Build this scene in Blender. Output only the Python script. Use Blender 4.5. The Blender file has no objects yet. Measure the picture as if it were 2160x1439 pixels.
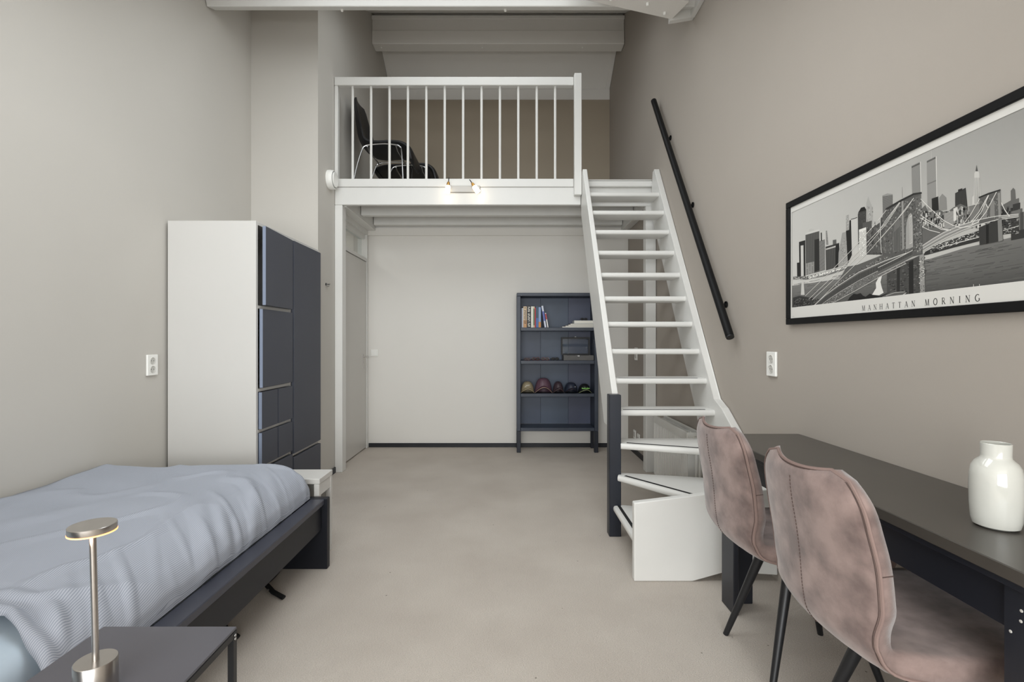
import bpy, bmesh, math, random
from mathutils import Vector, Matrix, noise

C = bpy.context.scene.collection
SC = bpy.context.scene
# ------------------------------------------------------------------ camera, world, light, exposure
F = 1040.0                      # focal length in pixels of the 2160 wide frame
CAMZ = 1.18
cam = bpy.data.cameras.new('camera')
cam.sensor_width = 36.0
cam.lens = F / 2160 * 36
cam.shift_x = 7.0 / 2160
cam.shift_y = -1.5 / 2160
cam.clip_start = 0.02
camo = bpy.data.objects.new('camera', cam)
camo.location = (0, 0, CAMZ)
camo.rotation_euler = (math.pi / 2, 0, 0)
C.objects.link(camo)
SC.camera = camo

w = bpy.data.worlds.new('overcast_sky')
SC.world = w
w.use_nodes = True
w.node_tree.nodes['Background'].inputs[0].default_value = (0.86, 0.93, 1.0, 1)
w.node_tree.nodes['Background'].inputs[1].default_value = 1.0


def area(name, loc, rot, sx, sy, power, color=(1, 1, 1)):
    l = bpy.data.lights.new(name, 'AREA')
    l.shape = 'RECTANGLE'
    l.size, l.size_y = sx, sy
    l.energy = power
    l.color = color
    o = bpy.data.objects.new(name, l)
    o.location = loc
    o.rotation_euler = rot
    C.objects.link(o)
    return o


# daylight entering by the wide window behind the camera
SLOPE = (4.95 - 2.45) / (5.70 - 1.05)
ZF, YF = 2.08, 1.05 - (2.45 - 2.08) / ((4.95 - 2.45) / (5.70 - 1.05))   # flat low ceiling near the window
area('window_daylight', (-0.40, -2.52, 1.17), (math.radians(90), 0, 0), 3.0, 1.55, 138, (0.965, 0.99, 1.0))
area('added_slope_fill', (-0.40, 2.70, 2.45 + SLOPE * 1.65 + .09), (math.atan(SLOPE), 0, 0), 2.3, 0.86, 15, (0.965, 0.99, 1.0))  # added fill light at a made-up roof window before the tie beam
area('added_front_fill', (-0.40, 1.50, 2.45 + SLOPE * 0.45 + .09), (math.atan(SLOPE), 0, 0), 2.3, 1.0, 27, (0.965, 0.99, 1.0))  # added fill over the near floor and side walls, its roof window is made up
area('added_rear_fill', (-0.2, 4.05, 2.45 + SLOPE * 3.0 + .09), (math.atan(SLOPE), 0, 0), 1.8, 0.62, 9, (0.965, 0.99, 1.0))  # weak fill added for the loft, from an invented roof opening

vs = SC.view_settings
vs.view_transform = 'Standard'
vs.look = 'None'
vs.exposure = 0.0
vs.gamma = 1.0
vs.use_curve_mapping = False


# ------------------------------------------------------------------ helpers
def lin(c):
    return tuple((v / 12.92 if v <= 0.04045 else ((v + 0.055) / 1.055) ** 2.4) for v in [x / 255 for x in c])


MATS = {}


def mat(name, rgb, rough=0.5, metal=0.0, var=0.0, vscale=8.0, bump=0.0, bscale=60.0, rgb2=None, emit=None,
        estr=0.0, spec=0.5, sheen=0.0, coat=0.0, detail=4.0, aniso=None):
    m = bpy.data.materials.new(name)
    m.use_nodes = True
    nt = m.node_tree
    b = nt.nodes['Principled BSDF']
    b.inputs['Roughness'].default_value = rough
    b.inputs['Metallic'].default_value = metal
    b.inputs['Specular IOR Level'].default_value = spec
    b.inputs['Sheen Weight'].default_value = sheen
    b.inputs['Coat Weight'].default_value = coat
    c = lin(rgb)
    tc = nt.nodes.new('ShaderNodeTexCoord')
    if rgb2 is not None or var > 0:
        n = nt.nodes.new('ShaderNodeTexNoise')
        n.inputs['Scale'].default_value = vscale
        n.inputs['Detail'].default_value = detail
        nt.links.new(tc.outputs['Object'], n.inputs['Vector'])
        r = nt.nodes.new('ShaderNodeValToRGB')
        if rgb2 is None:
            c1 = tuple(v * (1 - var) for v in c)
            c2 = tuple(min(1, v * (1 + var)) for v in c)
        else:
            c1, c2 = lin(rgb2), c
        r.color_ramp.elements[0].position = 0.35
        r.color_ramp.elements[1].position = 0.65
        r.color_ramp.elements[0].color = (*c1, 1)
        r.color_ramp.elements[1].color = (*c2, 1)
        nt.links.new(n.outputs['Fac'], r.inputs['Fac'])
        nt.links.new(r.outputs['Color'], b.inputs['Base Color'])
    else:
        b.inputs['Base Color'].default_value = (*c, 1)
    if bump > 0:
        n2 = nt.nodes.new('ShaderNodeTexNoise')
        n2.inputs['Scale'].default_value = bscale
        n2.inputs['Detail'].default_value = 3
        nt.links.new(tc.outputs['Object'], n2.inputs['Vector'])
        bp = nt.nodes.new('ShaderNodeBump')
        bp.inputs['Strength'].default_value = bump
        bp.inputs['Distance'].default_value = 0.004
        nt.links.new(n2.outputs['Fac'], bp.inputs['Height'])
        nt.links.new(bp.outputs['Normal'], b.inputs['Normal'])
    if emit:
        b.inputs['Emission Color'].default_value = (*lin(emit), 1)
        b.inputs['Emission Strength'].default_value = estr
    MATS[name] = m
    return m


mat('greige_wall', (197, 193, 186), 0.85, var=0.012, vscale=1.2, bump=0.05, bscale=180, spec=0.25)
mat('taupe_wall', (172, 164, 155), 0.85, var=0.015, vscale=1.0, bump=0.05, bscale=180, spec=0.25)
mat('white_wall', (229, 226, 220), 0.8, var=0.008, vscale=1.5, bump=0.04, bscale=180, spec=0.25)
mat('loft_wall', (172, 160, 143), 0.85, var=0.012, vscale=1.2, bump=0.05, bscale=180, spec=0.25)
mat('white_ceiling', (234, 231, 226), 0.7, var=0.01, vscale=2)
mat('white_paint', (221, 220, 216), 0.38, var=0.01, vscale=6, bump=0.02, bscale=40)
mat('white_lacquer', (236, 235, 231), 0.3, var=0.006, vscale=3)
mat('door_paint', (206, 203, 198), 0.4, var=0.01, vscale=2)
mat('navy_paint', (28, 32, 42), 0.42, var=0.14, vscale=5, bump=0.04, bscale=50)
mat('navy_edge', (50, 57, 70), 0.42, var=0.10, vscale=8)
mat('shelf_blue', (64, 74, 93), 0.45, var=0.12, vscale=3)
mat('bed_dark', (24, 26, 33), 0.45, spec=0.35, var=0.06, vscale=6)
mat('bed_cap', (58, 60, 70), 0.36, var=0.05, vscale=6)
mat('shelf_blue_pale', (70, 82, 100), 0.45, var=0.12, vscale=3)
mat('shelf_blue_violet', (70, 76, 97), 0.45, var=0.12, vscale=3)
mat('baseboard_black', (28, 30, 36), 0.45, var=0.1, vscale=8)
mat('slate_door', (70, 73, 83), 0.55, var=0.03, vscale=3)
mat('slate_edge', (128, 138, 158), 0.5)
mat('cabinet_white', (207, 205, 201), 0.42, var=0.006, vscale=2)
mat('black_metal', (24, 25, 28), 0.42, var=0.05, vscale=20)
mat('black_plastic', (18, 18, 20), 0.5)
mat('black_leather', (20, 20, 23), 0.45, bump=0.1, bscale=200)
mat('chrome', (170, 170, 170), 0.2, metal=1.0)
mat('steel', (192, 188, 184), 0.28, metal=1.0, var=0.03, vscale=40)
mat('desk_black', (72, 68, 63), 0.3, var=0.05, vscale=4)
mat('desk_frame', (28, 31, 39), 0.45, var=0.05, vscale=6)
mat('table_grey', (84, 84, 91), 0.38, var=0.04, vscale=5)
mat('vase_glaze', (206, 206, 199), 0.07, coat=0.6)
mat('grip_black', (20, 20, 22), 0.8)
mat('socket_white', (240, 239, 234), 0.3)
mat('socket_grey', (196, 194, 188), 0.5)  # greyer white of the outlets, the outlet cover and the screw marks
mat('radiator_white', (226, 225, 220), 0.4)
mat('suede', (153, 133, 127), 0.85, rgb2=(110, 94, 90), vscale=13, bump=0.12, bscale=220, spec=0.15, sheen=0.35, detail=7)
mat('suede_seam', (92, 78, 74), 0.9, spec=0.1)
mat('suede_piping', (140, 120, 114), 0.85, spec=0.15)
mat('mattress_blue', (178, 192, 204), 0.85, var=0.02, vscale=3, spec=0.1)
mat('bag_black', (14, 14, 15), 0.7)
mat('lamp_glass', (255, 250, 240), 0.2, emit=(255, 240, 214), estr=3.2)
mat('satin_plate', (168, 164, 158), 0.4, metal=0.6)
mat('frame_black', (17, 17, 18), 0.5, spec=0.2, var=0.05, vscale=20)
mat('brass', (196, 150, 84), 0.3, metal=1.0)
mat('lamp_led', (255, 190, 140), 0.4, emit=(255, 150, 84), estr=3.0)
mat('print_border', (214, 211, 204), 0.55)


def carpet_material():
    m = bpy.data.materials.new('beige_carpet')
    m.use_nodes = True
    nt = m.node_tree
    b = nt.nodes['Principled BSDF']
    b.inputs['Roughness'].default_value = 0.95
    b.inputs['Specular IOR Level'].default_value = 0.1
    tc = nt.nodes.new('ShaderNodeTexCoord')
    n1 = nt.nodes.new('ShaderNodeTexNoise')
    n1.inputs['Scale'].default_value = 2.2
    n1.inputs['Detail'].default_value = 5
    n2 = nt.nodes.new('ShaderNodeTexNoise')
    n2.inputs['Scale'].default_value = 210
    n2.inputs['Detail'].default_value = 3
    v = nt.nodes.new('ShaderNodeTexVoronoi')
    v.inputs['Scale'].default_value = 9
    mp = nt.nodes.new('ShaderNodeMapping')
    mp.inputs['Scale'].default_value = (1.0, 2.6, 1.0)
    nt.links.new(tc.outputs['Object'], mp.inputs['Vector'])
    nt.links.new(tc.outputs['Object'], n1.inputs['Vector'])
    nt.links.new(mp.outputs['Vector'], n2.inputs['Vector'])
    nt.links.new(tc.outputs['Object'], v.inputs['Vector'])
    r1 = nt.nodes.new('ShaderNodeValToRGB')
    r1.color_ramp.elements[0].position = 0.3
    r1.color_ramp.elements[1].position = 0.7
    r1.color_ramp.elements[0].color = (*lin((216, 206, 196)), 1)
    r1.color_ramp.elements[1].color = (*lin((229, 220, 210)), 1)
    r2 = nt.nodes.new('ShaderNodeValToRGB')
    r2.color_ramp.elements[0].position = 0.3
    r2.color_ramp.elements[1].position = 0.7
    r2.color_ramp.elements[0].color = (0.70, 0.69, 0.67, 1)
    r2.color_ramp.elements[1].color = (1, 1, 1, 1)
    mx = nt.nodes.new('ShaderNodeMix')
    mx.data_type = 'RGBA'
    mx.blend_type = 'MULTIPLY'
    mx.inputs[0].default_value = 1
    # tiny dark specks in the pile
    r3 = nt.nodes.new('ShaderNodeValToRGB')
    r3.color_ramp.elements[0].position = 0.028
    r3.color_ramp.elements[1].position = 0.04
    r3.color_ramp.elements[0].color = (0.35, 0.33, 0.3, 1)
    r3.color_ramp.elements[1].color = (1, 1, 1, 1)
    mx2 = nt.nodes.new('ShaderNodeMix')
    mx2.data_type = 'RGBA'
    mx2.blend_type = 'MULTIPLY'
    mx2.inputs[0].default_value = 0.8
    nt.links.new(n1.outputs['Fac'], r1.inputs['Fac'])
    nt.links.new(n2.outputs['Fac'], r2.inputs['Fac'])
    nt.links.new(v.outputs['Distance'], r3.inputs['Fac'])
    nt.links.new(r1.outputs['Color'], mx.inputs[6])
    nt.links.new(r2.outputs['Color'], mx.inputs[7])
    nt.links.new(mx.outputs[2], mx2.inputs[6])
    nt.links.new(r3.outputs['Color'], mx2.inputs[7])
    nt.links.new(mx2.outputs[2], b.inputs['Base Color'])
    bp = nt.nodes.new('ShaderNodeBump')
    bp.inputs['Strength'].default_value = 0.9
    bp.inputs['Distance'].default_value = 0.006
    nt.links.new(n2.outputs['Fac'], bp.inputs['Height'])
    nt.links.new(bp.outputs['Normal'], b.inputs['Normal'])
    MATS['beige_carpet'] = m


carpet_material()


def sheet_material():
    m = bpy.data.materials.new('striped_sheet')
    m.use_nodes = True
    nt = m.node_tree
    b = nt.nodes['Principled BSDF']
    b.inputs['Roughness'].default_value = 0.85
    b.inputs['Specular IOR Level'].default_value = 0.15
    uv = nt.nodes.new('ShaderNodeUVMap')
    uv.uv_map = 'UVMap'
    wv = nt.nodes.new('ShaderNodeTexWave')
    wv.wave_type = 'BANDS'
    wv.bands_direction = 'X'
    wv.inputs['Scale'].default_value = 1.0 / 0.0062 / (20 / (2 * math.pi)) / 1.0
    wv.inputs['Distortion'].default_value = 0.0
    nt.links.new(uv.outputs['UV'], wv.inputs['Vector'])
    r = nt.nodes.new('ShaderNodeValToRGB')
    r.color_ramp.elements[0].position = 0.35
    r.color_ramp.elements[1].position = 0.65
    r.color_ramp.elements[0].color = (*lin((146, 151, 161)), 1)
    r.color_ramp.elements[1].color = (*lin((174, 178, 188)), 1)
    nt.links.new(wv.outputs['Fac'], r.inputs['Fac'])
    nt.links.new(r.outputs['Color'], b.inputs['Base Color'])
    MATS['striped_sheet'] = m


sheet_material()


def pane_material(name, tint, gloss):
    m = bpy.data.materials.new(name)
    m.use_nodes = True
    nt = m.node_tree
    for n in list(nt.nodes):
        if n.type == 'BSDF_PRINCIPLED':
            nt.nodes.remove(n)
    t = nt.nodes.new('ShaderNodeBsdfTransparent')
    t.inputs[0].default_value = (*tint, 1)
    g = nt.nodes.new('ShaderNodeBsdfGlossy')
    g.inputs['Roughness'].default_value = 0.03
    mx = nt.nodes.new('ShaderNodeMixShader')
    mx.inputs[0].default_value = gloss
    nt.links.new(t.outputs[0], mx.inputs[1])
    nt.links.new(g.outputs[0], mx.inputs[2])
    nt.links.new(mx.outputs[0], nt.nodes['Material Output'].inputs[0])
    MATS[name] = m


pane_material('clear_pane', (0.93, 0.95, 0.95), 0.10)
pane_material('lid_glass', (0.90, 0.93, 0.95), 0.035)


def vcol_material():
    m = bpy.data.materials.new('printed_paper')
    m.use_nodes = True
    nt = m.node_tree
    b = nt.nodes['Principled BSDF']
    b.inputs['Roughness'].default_value = 0.5
    b.inputs['Specular IOR Level'].default_value = 0.1
    a = nt.nodes.new('ShaderNodeAttribute')
    a.attribute_name = 'Col'
    nt.links.new(a.outputs['Color'], b.inputs['Base Color'])
    MATS['printed_paper'] = m


vcol_material()


def tag(o, label=None, cat=None, group=None, kind=None):
    if label:
        o['label'] = label
    if cat:
        o['category'] = cat
    if group:
        o['group'] = group
    if kind:
        o['kind'] = kind
    return o


def thing(name, label, cat, loc=(0, 0, 0), rotz=0.0, group=None, kind=None):
    o = bpy.data.objects.new(name, None)
    o.empty_display_size = 0.05
    C.objects.link(o)
    o.location = loc
    o.rotation_euler = (0, 0, rotz)
    tag(o, label, cat, group, kind)
    return o


def obj(name, bm, m, parent=None, world=True, smooth=False, label=None):
    """links a bmesh as one mesh object; world=True: the verts are in world space although the parent sits elsewhere"""
    if isinstance(bm, bmesh.types.BMesh):
        bmesh.ops.recalc_face_normals(bm, faces=bm.faces)
        me = bpy.data.meshes.new(name)
        bm.to_mesh(me)
        bm.free()
    else:
        me = bm
    if smooth:
        me.polygons.foreach_set('use_smooth', [True] * len(me.polygons))
        try:
            me.set_sharp_from_angle(angle=math.radians(38))
        except Exception:
            pass
    if len(me.materials) == 0:
        me.materials.append(MATS[m] if isinstance(m, str) else m)
    o = bpy.data.objects.new(name, me)
    C.objects.link(o)
    if parent is not None:
        o.parent = parent
        if world and parent.parent is None:
            o.location = -Vector(parent.location)
    if label:
        o['label'] = label
    return o


def dup(root, loc, rotz, label, name=None):
    r = root.copy()
    C.objects.link(r)
    r.location = loc
    r.rotation_euler = (0, 0, rotz)
    r['label'] = label
    for ch in list(root.children):
        c = ch.copy()
        C.objects.link(c)
        c.parent = r
        for g in list(ch.children):
            d = g.copy()
            C.objects.link(d)
            d.parent = c
    return r


def BM():
    return bmesh.new()


def box(bm, x0, x1, y0, y1, z0, z1, bev=0.0, seg=1):
    vs_ = [bm.verts.new(p) for p in ((x0, y0, z0), (x1, y0, z0), (x1, y1, z0), (x0, y1, z0), (x0, y0, z1), (x1, y0, z1), (x1, y1, z1), (x0, y1, z1))]
    fs = [bm.faces.new([vs_[i] for i in f]) for f in ((0, 3, 2, 1), (4, 5, 6, 7), (0, 1, 5, 4), (1, 2, 6, 5), (2, 3, 7, 6), (3, 0, 4, 7))]
    if bev > 0:
        es = list({e for f in fs for e in f.edges})
        bmesh.ops.bevel(bm, geom=es, offset=bev, segments=seg, affect='EDGES', profile=0.5)
    return bm


def boxo(name, m, parent, x0, x1, y0, y1, z0, z1, bev=0.003, seg=1, **k):
    return obj(name, box(BM(), x0, x1, y0, y1, z0, z1, bev, seg), m, parent, **k)


def prism(bm, pts, axis, a, b, bev=0.0):
    """pts 2-D polygon; axis 'x': pts=(y,z); 'y': pts=(x,z); 'z': pts=(x,y)"""
    def P(p, t):
        return {'x': (t, p[0], p[1]), 'y': (p[0], t, p[1]), 'z': (p[0], p[1], t)}[axis]
    v0 = [bm.verts.new(P(p, a)) for p in pts]
    v1 = [bm.verts.new(P(p, b)) for p in pts]
    n = len(pts)
    fs = [bm.faces.new(v0[::-1]), bm.faces.new(v1)]
    for i in range(n):
        fs.append(bm.faces.new((v0[i], v0[(i + 1) % n], v1[(i + 1) % n], v1[i])))
    if bev > 0:
        es = list({e for f in fs for e in f.edges})
        bmesh.ops.bevel(bm, geom=es, offset=bev, segments=2, affect='EDGES', profile=0.5)
    return bm


def tube(bm, pts, r, seg=8, closed=False, r1=None):
    pts = [Vector(p) for p in pts]
    n = len(pts)
    rings = []
    up = None
    for i, p in enumerate(pts):
        if closed:
            d = (pts[(i + 1) % n] - pts[i - 1]).normalized()
        else:
            d = (pts[min(i + 1, n - 1)] - pts[max(i - 1, 0)]).normalized()
        if up is None:
            a = Vector((0, 0, 1)) if abs(d.z) < 0.9 else Vector((1, 0, 0))
            up = (a - d * a.dot(d)).normalized()
        else:
            up = (up - d * up.dot(d)).normalized()
        s = d.cross(up)
        rr = r if r1 is None else r + (r1 - r) * i / (n - 1)
        rings.append([bm.verts.new(p + (up * math.cos(t) + s * math.sin(t)) * rr) for t in [2 * math.pi * k / seg for k in range(seg)]])
    m = n if closed else n - 1
    for i in range(m):
        a, b = rings[i], rings[(i + 1) % n]
        for k in range(seg):
            bm.faces.new((a[k], a[(k + 1) % seg], b[(k + 1) % seg], b[k]))
    if not closed:
        bm.faces.new(rings[0][::-1])
        bm.faces.new(rings[-1])
    return bm


def lathe(bm, prof, cx, cy, cz, seg=32, axis='z', tilt=None):
    rings = []
    for r, z in prof:
        if r < 1e-6:
            p = [Vector((0, 0, z))]
        else:
            p = [Vector((r * math.cos(t), r * math.sin(t), z)) for t in [2 * math.pi * k / seg for k in range(seg)]]
        rr = []
        for v in p:
            if axis == 'x':
                v = Vector((v.z, v.x, v.y))
            elif axis == 'y':
                v = Vector((v.x, v.z, v.y))
            if tilt is not None:
                v = tilt @ v
            rr.append(bm.verts.new(v + Vector((cx, cy, cz))))
        rings.append(rr)
    for a, b in zip(rings, rings[1:]):
        if len(a) == 1 and len(b) == 1:
            continue
        for k in range(seg):
            k2 = (k + 1) % seg
            if len(a) == 1:
                bm.faces.new((a[0], b[k2], b[k]))
            elif len(b) == 1:
                bm.faces.new((a[k], a[k2], b[0]))
            else:
                bm.faces.new((a[k], a[k2], b[k2], b[k]))
    return bm


def catmull(pts, n):
    P = [Vector(p) for p in pts]
    P = [P[0] * 2 - P[1]] + P + [P[-1] * 2 - P[-2]]
    out = []
    m = len(P) - 3
    for k in range(n):
        t = k / (n - 1) * m
        i = min(int(t), m - 1)
        u = t - i
        a, b, c, d = P[i:i + 4]
        out.append(0.5 * ((2 * b) + (c - a) * u + (2 * a - 5 * b + 4 * c - d) * u * u + (3 * b - a - 3 * c + d) * u ** 3))
    return out


# ------------------------------------------------------------------ the setting
XL, XL2, XR = -2.10, -1.555, 1.32
YJ, YB, YLB, YREAR = 4.02, 5.45, 6.45, -2.60
ZL = 2.62
RIDGE = (5.70, 4.95)
T = 0.15


def roofz(y):
    if y < YF:
        return ZF
    if y < RIDGE[0]:
        return 2.45 + SLOPE * (y - 1.05)
    return 4.95 - (4.95 - 4.46) / 0.75 * (y - RIDGE[0])


boxo('floor', 'beige_carpet', None, XL - T, XR + T, YREAR - T, YLB + T, -0.1, 0.0, 0)
tag(bpy.data.objects['floor'], 'beige cut pile carpet covering the whole room floor', 'floor', kind='structure')

o = obj('wall_right', prism(BM(), [(YREAR, 0), (YLB + T, 0), (YLB + T, 4.4), (RIDGE[0], 4.98), (YF, ZF + .03), (YREAR, ZF + .03)], 'x', XR, XR + T), 'taupe_wall')
tag(o, 'tall taupe painted side wall behind the stair and the framed print', 'wall', kind='structure')
o = obj('wall_left', prism(BM(), [(YREAR, 0), (YJ, 0), (YJ, roofz(YJ) + .03), (YF, ZF + .03), (YREAR, ZF + .03)], 'x', XL - T, XL), 'greige_wall')
tag(o, 'tall greige side wall beside the bed with a double socket', 'wall', kind='structure')
o = obj('wall_left_return', prism(BM(), [(XL - T, 0), (XL2, 0), (XL2, roofz(YJ) + .03), (XL - T, roofz(YJ) + .03)], 'y', YJ, YJ + 0.12), 'greige_wall')
tag(o, 'pale wall return rising behind the white wardrobe', 'wall', kind='structure')
# inner left wall with the doorway cut out
DY0, DY1, DZ = 4.52, 5.42, 2.40
bm = BM()
prism(bm, [(YJ + .12, 0), (DY0, 0), (DY0, roofz(DY0) + .03), (YJ + .12, roofz(YJ + .12) + .03)], 'x', XL2 - T, XL2)
prism(bm, [(DY0, DZ), (DY1, DZ), (DY1, roofz(DY1) + .03), (DY0, roofz(DY0) + .03)], 'x', XL2 - T, XL2)
prism(bm, [(DY1, 0), (YLB, 0), (YLB, 4.46), (RIDGE[0], 4.98), (DY1, roofz(DY1) + .03)], 'x', XL2 - T, XL2)
o = obj('wall_left_inner', bm, 'greige_wall')
tag(o, 'greige wall strip with the doorway and the coat hook, continuing up into the loft', 'wall', kind='structure')
o = boxo('wall_back', 'white_wall', None, XL2, XR, YB, YB + .1, 0, 2.5, 0)
tag(o, 'white back wall under the loft behind the bookcase', 'wall', kind='structure')
o = boxo('wall_loft', 'loft_wall', None, XL2 - T, XR + T, YLB, YLB + T, 2.4, 4.5, 0)
tag(o, 'low rear wall of the loft behind the balustrade', 'wall', kind='structure')
boxo('panel_joint', 'white_ceiling', o, XL2, XR, YLB - .012, YLB, 4.325, 4.46, 0.002)
# rear wall behind the camera with the window opening
WX0, WX1, WZ0, WZ1 = -1.92, 1.12, 0.38, 1.96
bm = BM()
box(bm, XL, WX0, YREAR - T, YREAR, 0, ZF + .03)
box(bm, WX1, XR, YREAR - T, YREAR, 0, ZF + .03)
box(bm, WX0, WX1, YREAR - T, YREAR, 0, WZ0)
box(bm, WX0, WX1, YREAR - T, YREAR, WZ1, ZF + .03)
o = obj('wall_rear', bm, 'greige_wall')
tag(o, 'greige wall around the wide window at the near end of the room', 'wall', kind='structure')
win = thing('window_1', 'wide white framed window in the near end wall', 'window', (-0.45, YREAR - .1, WZ0), kind='structure')
bm = BM()
box(bm, WX0, WX1, YREAR - .12, YREAR - .06, WZ0, WZ0 + .06)
box(bm, WX0, WX1, YREAR - .12, YREAR - .06, WZ1 - .06, WZ1)
for x in (WX0, WX0 + .94, WX0 + 1.9, WX1 - .06):
    box(bm, x, x + .06, YREAR - .12, YREAR - .06, WZ0 + .06, WZ1 - .06)
obj('frame', bm, 'white_paint', win)
boxo('pane', 'clear_pane', win, WX0 + .06, WX1 - .06, YREAR - .095, YREAR - .09, WZ0 + .06, WZ1 - .06, 0)

# roof: sloping ceiling with openings for the added roof windows, ridge, rear slope
def slope_piece(bm, x0, x1, y0, y1, th=.12):
    prism(bm, [(y0, roofz(y0)), (y1, roofz(y1)), (y1, roofz(y1) + th), (y0, roofz(y0) + th)], 'x', x0, x1)


bm = BM()
box(bm, XL - T, XR + T, YREAR - T, YF, ZF, ZF + .12)
RY0, RY1, RX0, RX1 = 2.26, 3.14, -1.65, .85
slope_piece(bm, XL - T, XR + T, YF, 1.0)
slope_piece(bm, XL - T, RX0, 1.0, 2.0)
slope_piece(bm, RX1, XR + T, 1.0, 2.0)
slope_piece(bm, XL - T, XR + T, 2.0, RY0)
slope_piece(bm, XL - T, RX0, RY0, RY1)
slope_piece(bm, RX1, XR + T, RY0, RY1)
slope_piece(bm, XL - T, XR + T, RY1, 3.74)
slope_piece(bm, XL - T, -1.2, 3.74, 4.36)
slope_piece(bm, .8, XR + T, 3.74, 4.36)
slope_piece(bm, XL - T, XR + T, 4.36, RIDGE[0] - .0005)
prism(bm, [(RIDGE[0], RIDGE[1]), (YLB + T, roofz(YLB + T)), (YLB + T, roofz(YLB + T) + .12), (RIDGE[0], RIDGE[1] + .12)], 'x', XL - T, XR + T)
o = obj('ceiling', bm, 'white_ceiling')
tag(o, 'white sloping ceiling rising to the ridge above the loft', 'ceiling', kind='structure')
for k, x in enumerate((XL2 + .005, XR - .055)):
    bm = BM()
    prism(bm, [(5.76, roofz(5.76) - .015), (YLB - .01, roofz(YLB - .01) - .015), (YLB - .01, roofz(YLB - .01)), (5.76, roofz(5.76))], 'x', x, x + .05)
    obj('cover_strip', bm, 'white_ceiling', o)

# made-up roof windows that even out the light: white lining, sash frame and pane in each opening of the slope
for k, (xa, xb, ya, yb, lab) in enumerate(((RX0, RX1, 1.0, 2.0, 'added roof window for fill light, low in the sloping ceiling near the desk'),
                                           (RX0, RX1, RY0, RY1, 'added roof window for fill light in the sloping ceiling just before the tie beam'),
                                           (-1.2, .8, 3.74, 4.36, 'added roof window for fill light in the sloping ceiling in front of the loft'))):
    t = thing('window_%d' % (k + 2), lab, 'window', ((xa + xb) / 2, (ya + yb) / 2, roofz((ya + yb) / 2)), kind='structure')
    bm = BM()
    def sl(x0_, x1_, y0_, y1_, h0, h1):
        prism(bm, [(y0_, roofz(y0_) + h0), (y1_, roofz(y1_) + h0), (y1_, roofz(y1_) + h1), (y0_, roofz(y0_) + h1)], 'x', x0_, x1_)
    sl(xa, xb, ya, ya + .04, .12, .17)
    sl(xa, xb, yb - .04, yb, .12, .17)
    sl(xa, xa + .04, ya + .04, yb - .04, .12, .17)
    sl(xb - .04, xb, ya + .04, yb - .04, .12, .17)
    obj('frame', bm, 'white_paint', t)
    bm = BM()
    sl(xa + .04, xb - .04, ya + .04, yb - .04, .142, .148)
    obj('pane', bm, 'clear_pane', t)

# hallway behind the door, seen through the fanlight
bm = BM()
box(bm, -2.75, -2.70, 4.3, 5.6, 0, 2.6)
box(bm, -2.70, XL2 - T, 4.25, 4.3, 0, 2.6)
box(bm, -2.70, XL2 - T, 5.6, 5.65, 0, 2.6)
box(bm, -2.70, XL2 - T, 4.3, 5.6, 2.55, 2.6)
o = obj('wall_hallway', bm, 'white_wall')
tag(o, 'pale hallway walls seen through the glass above the door', 'wall', kind='structure')
area('hallway_lamp', (-2.3, 5.0, 2.52), (0, 0, 0), 0.3, 0.3, 4, (1, 0.97, 0.93))

# ridge beam, cross beam, diagonal beam
t = thing('trim_1', 'grey white ridge beam with stepped boards high above the loft', 'beam', (0, 5.6, 4.55), kind='structure')
boxo('lower_board', 'white_ceiling', t, XL2, XR - .003, 5.60, 5.755, 4.55, 4.705, 0.006)
boxo('upper_board', 'white_ceiling', t, XL2, XR - .003, 5.615, 5.755, 4.705, 4.86, 0.004)
boxo('capping_strip', 'white_ceiling', t, XL2, XR - .003, 5.59, 5.66, 4.828, 4.868, 0.004)
for px in (805, 1017, 1228):
    x = (px - 1073) / 183.0
    obj('bolt_cap', lathe(BM(), [(0, -.012), (.006, -.011), (.009, -.004), (.009, .001)], x, 5.67, 4.55, 10), 'socket_white', t, smooth=True)

t = thing('trim_2', 'white tie beam spanning the room at the top of the picture', 'beam', (0, 3.45, 3.5), kind='structure')
ang = math.atan2(.04, .10)
bm = prism(BM(), [(3.42, 3.495), (3.52, 3.535), (3.46, 3.70), (3.36, 3.66)], 'x', XL + .002, XR - .002, 0.008)
obj('beam', bm, 'white_paint', t)
for px, py in ((722, 20), (1066, 25)):
    x = (px - 1073) * 3.49 / F
    obj('bolt_cap', lathe(BM(), [(0, -.016), (.008, -.014), (.011, -.004), (.011, .006)], x, 3.485, 3.52, 10), 'socket_white', t, smooth=True)

t = thing('trim_3', 'short diagonal bolted brace running to the taupe wall below the tie beam', 'beam', (0.9, 3.4, 3.47), kind='structure')
p0, p1 = Vector((.42, 3.2776)), Vector((1.16, 3.508))
d = (p1 - p0).normalized()
nrm = Vector((d.y, -d.x))
bm = prism(BM(), [tuple(p0), tuple(p1), tuple(p1 + nrm * .19), tuple(p0 + nrm * .19)], 'z', 3.462, 3.52, 0.004)
# the brace hangs from the sloping rafters
obj('brace', bm, 'white_ceiling', t)
bm = prism(BM(), [(1.145, 3.447), (1.318, 3.475), (1.318, 3.70), (1.145, 3.70)], 'y', 3.497, 3.535)
box(bm, 1.29, 1.318, 3.30, 3.50, 3.47, 3.70, 0)
obj('wall_bracket', bm, 'white_paint', t)
for x, y in ((.68, 3.285), (.94, 3.335), (1.085, 3.43)):
    obj('bolt_cap', lathe(BM(), [(0, -.022), (.008, -.02), (.011, -.010), (.011, .006)], x, y, 3.462, 10), 'socket_white', t, smooth=True)

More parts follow.
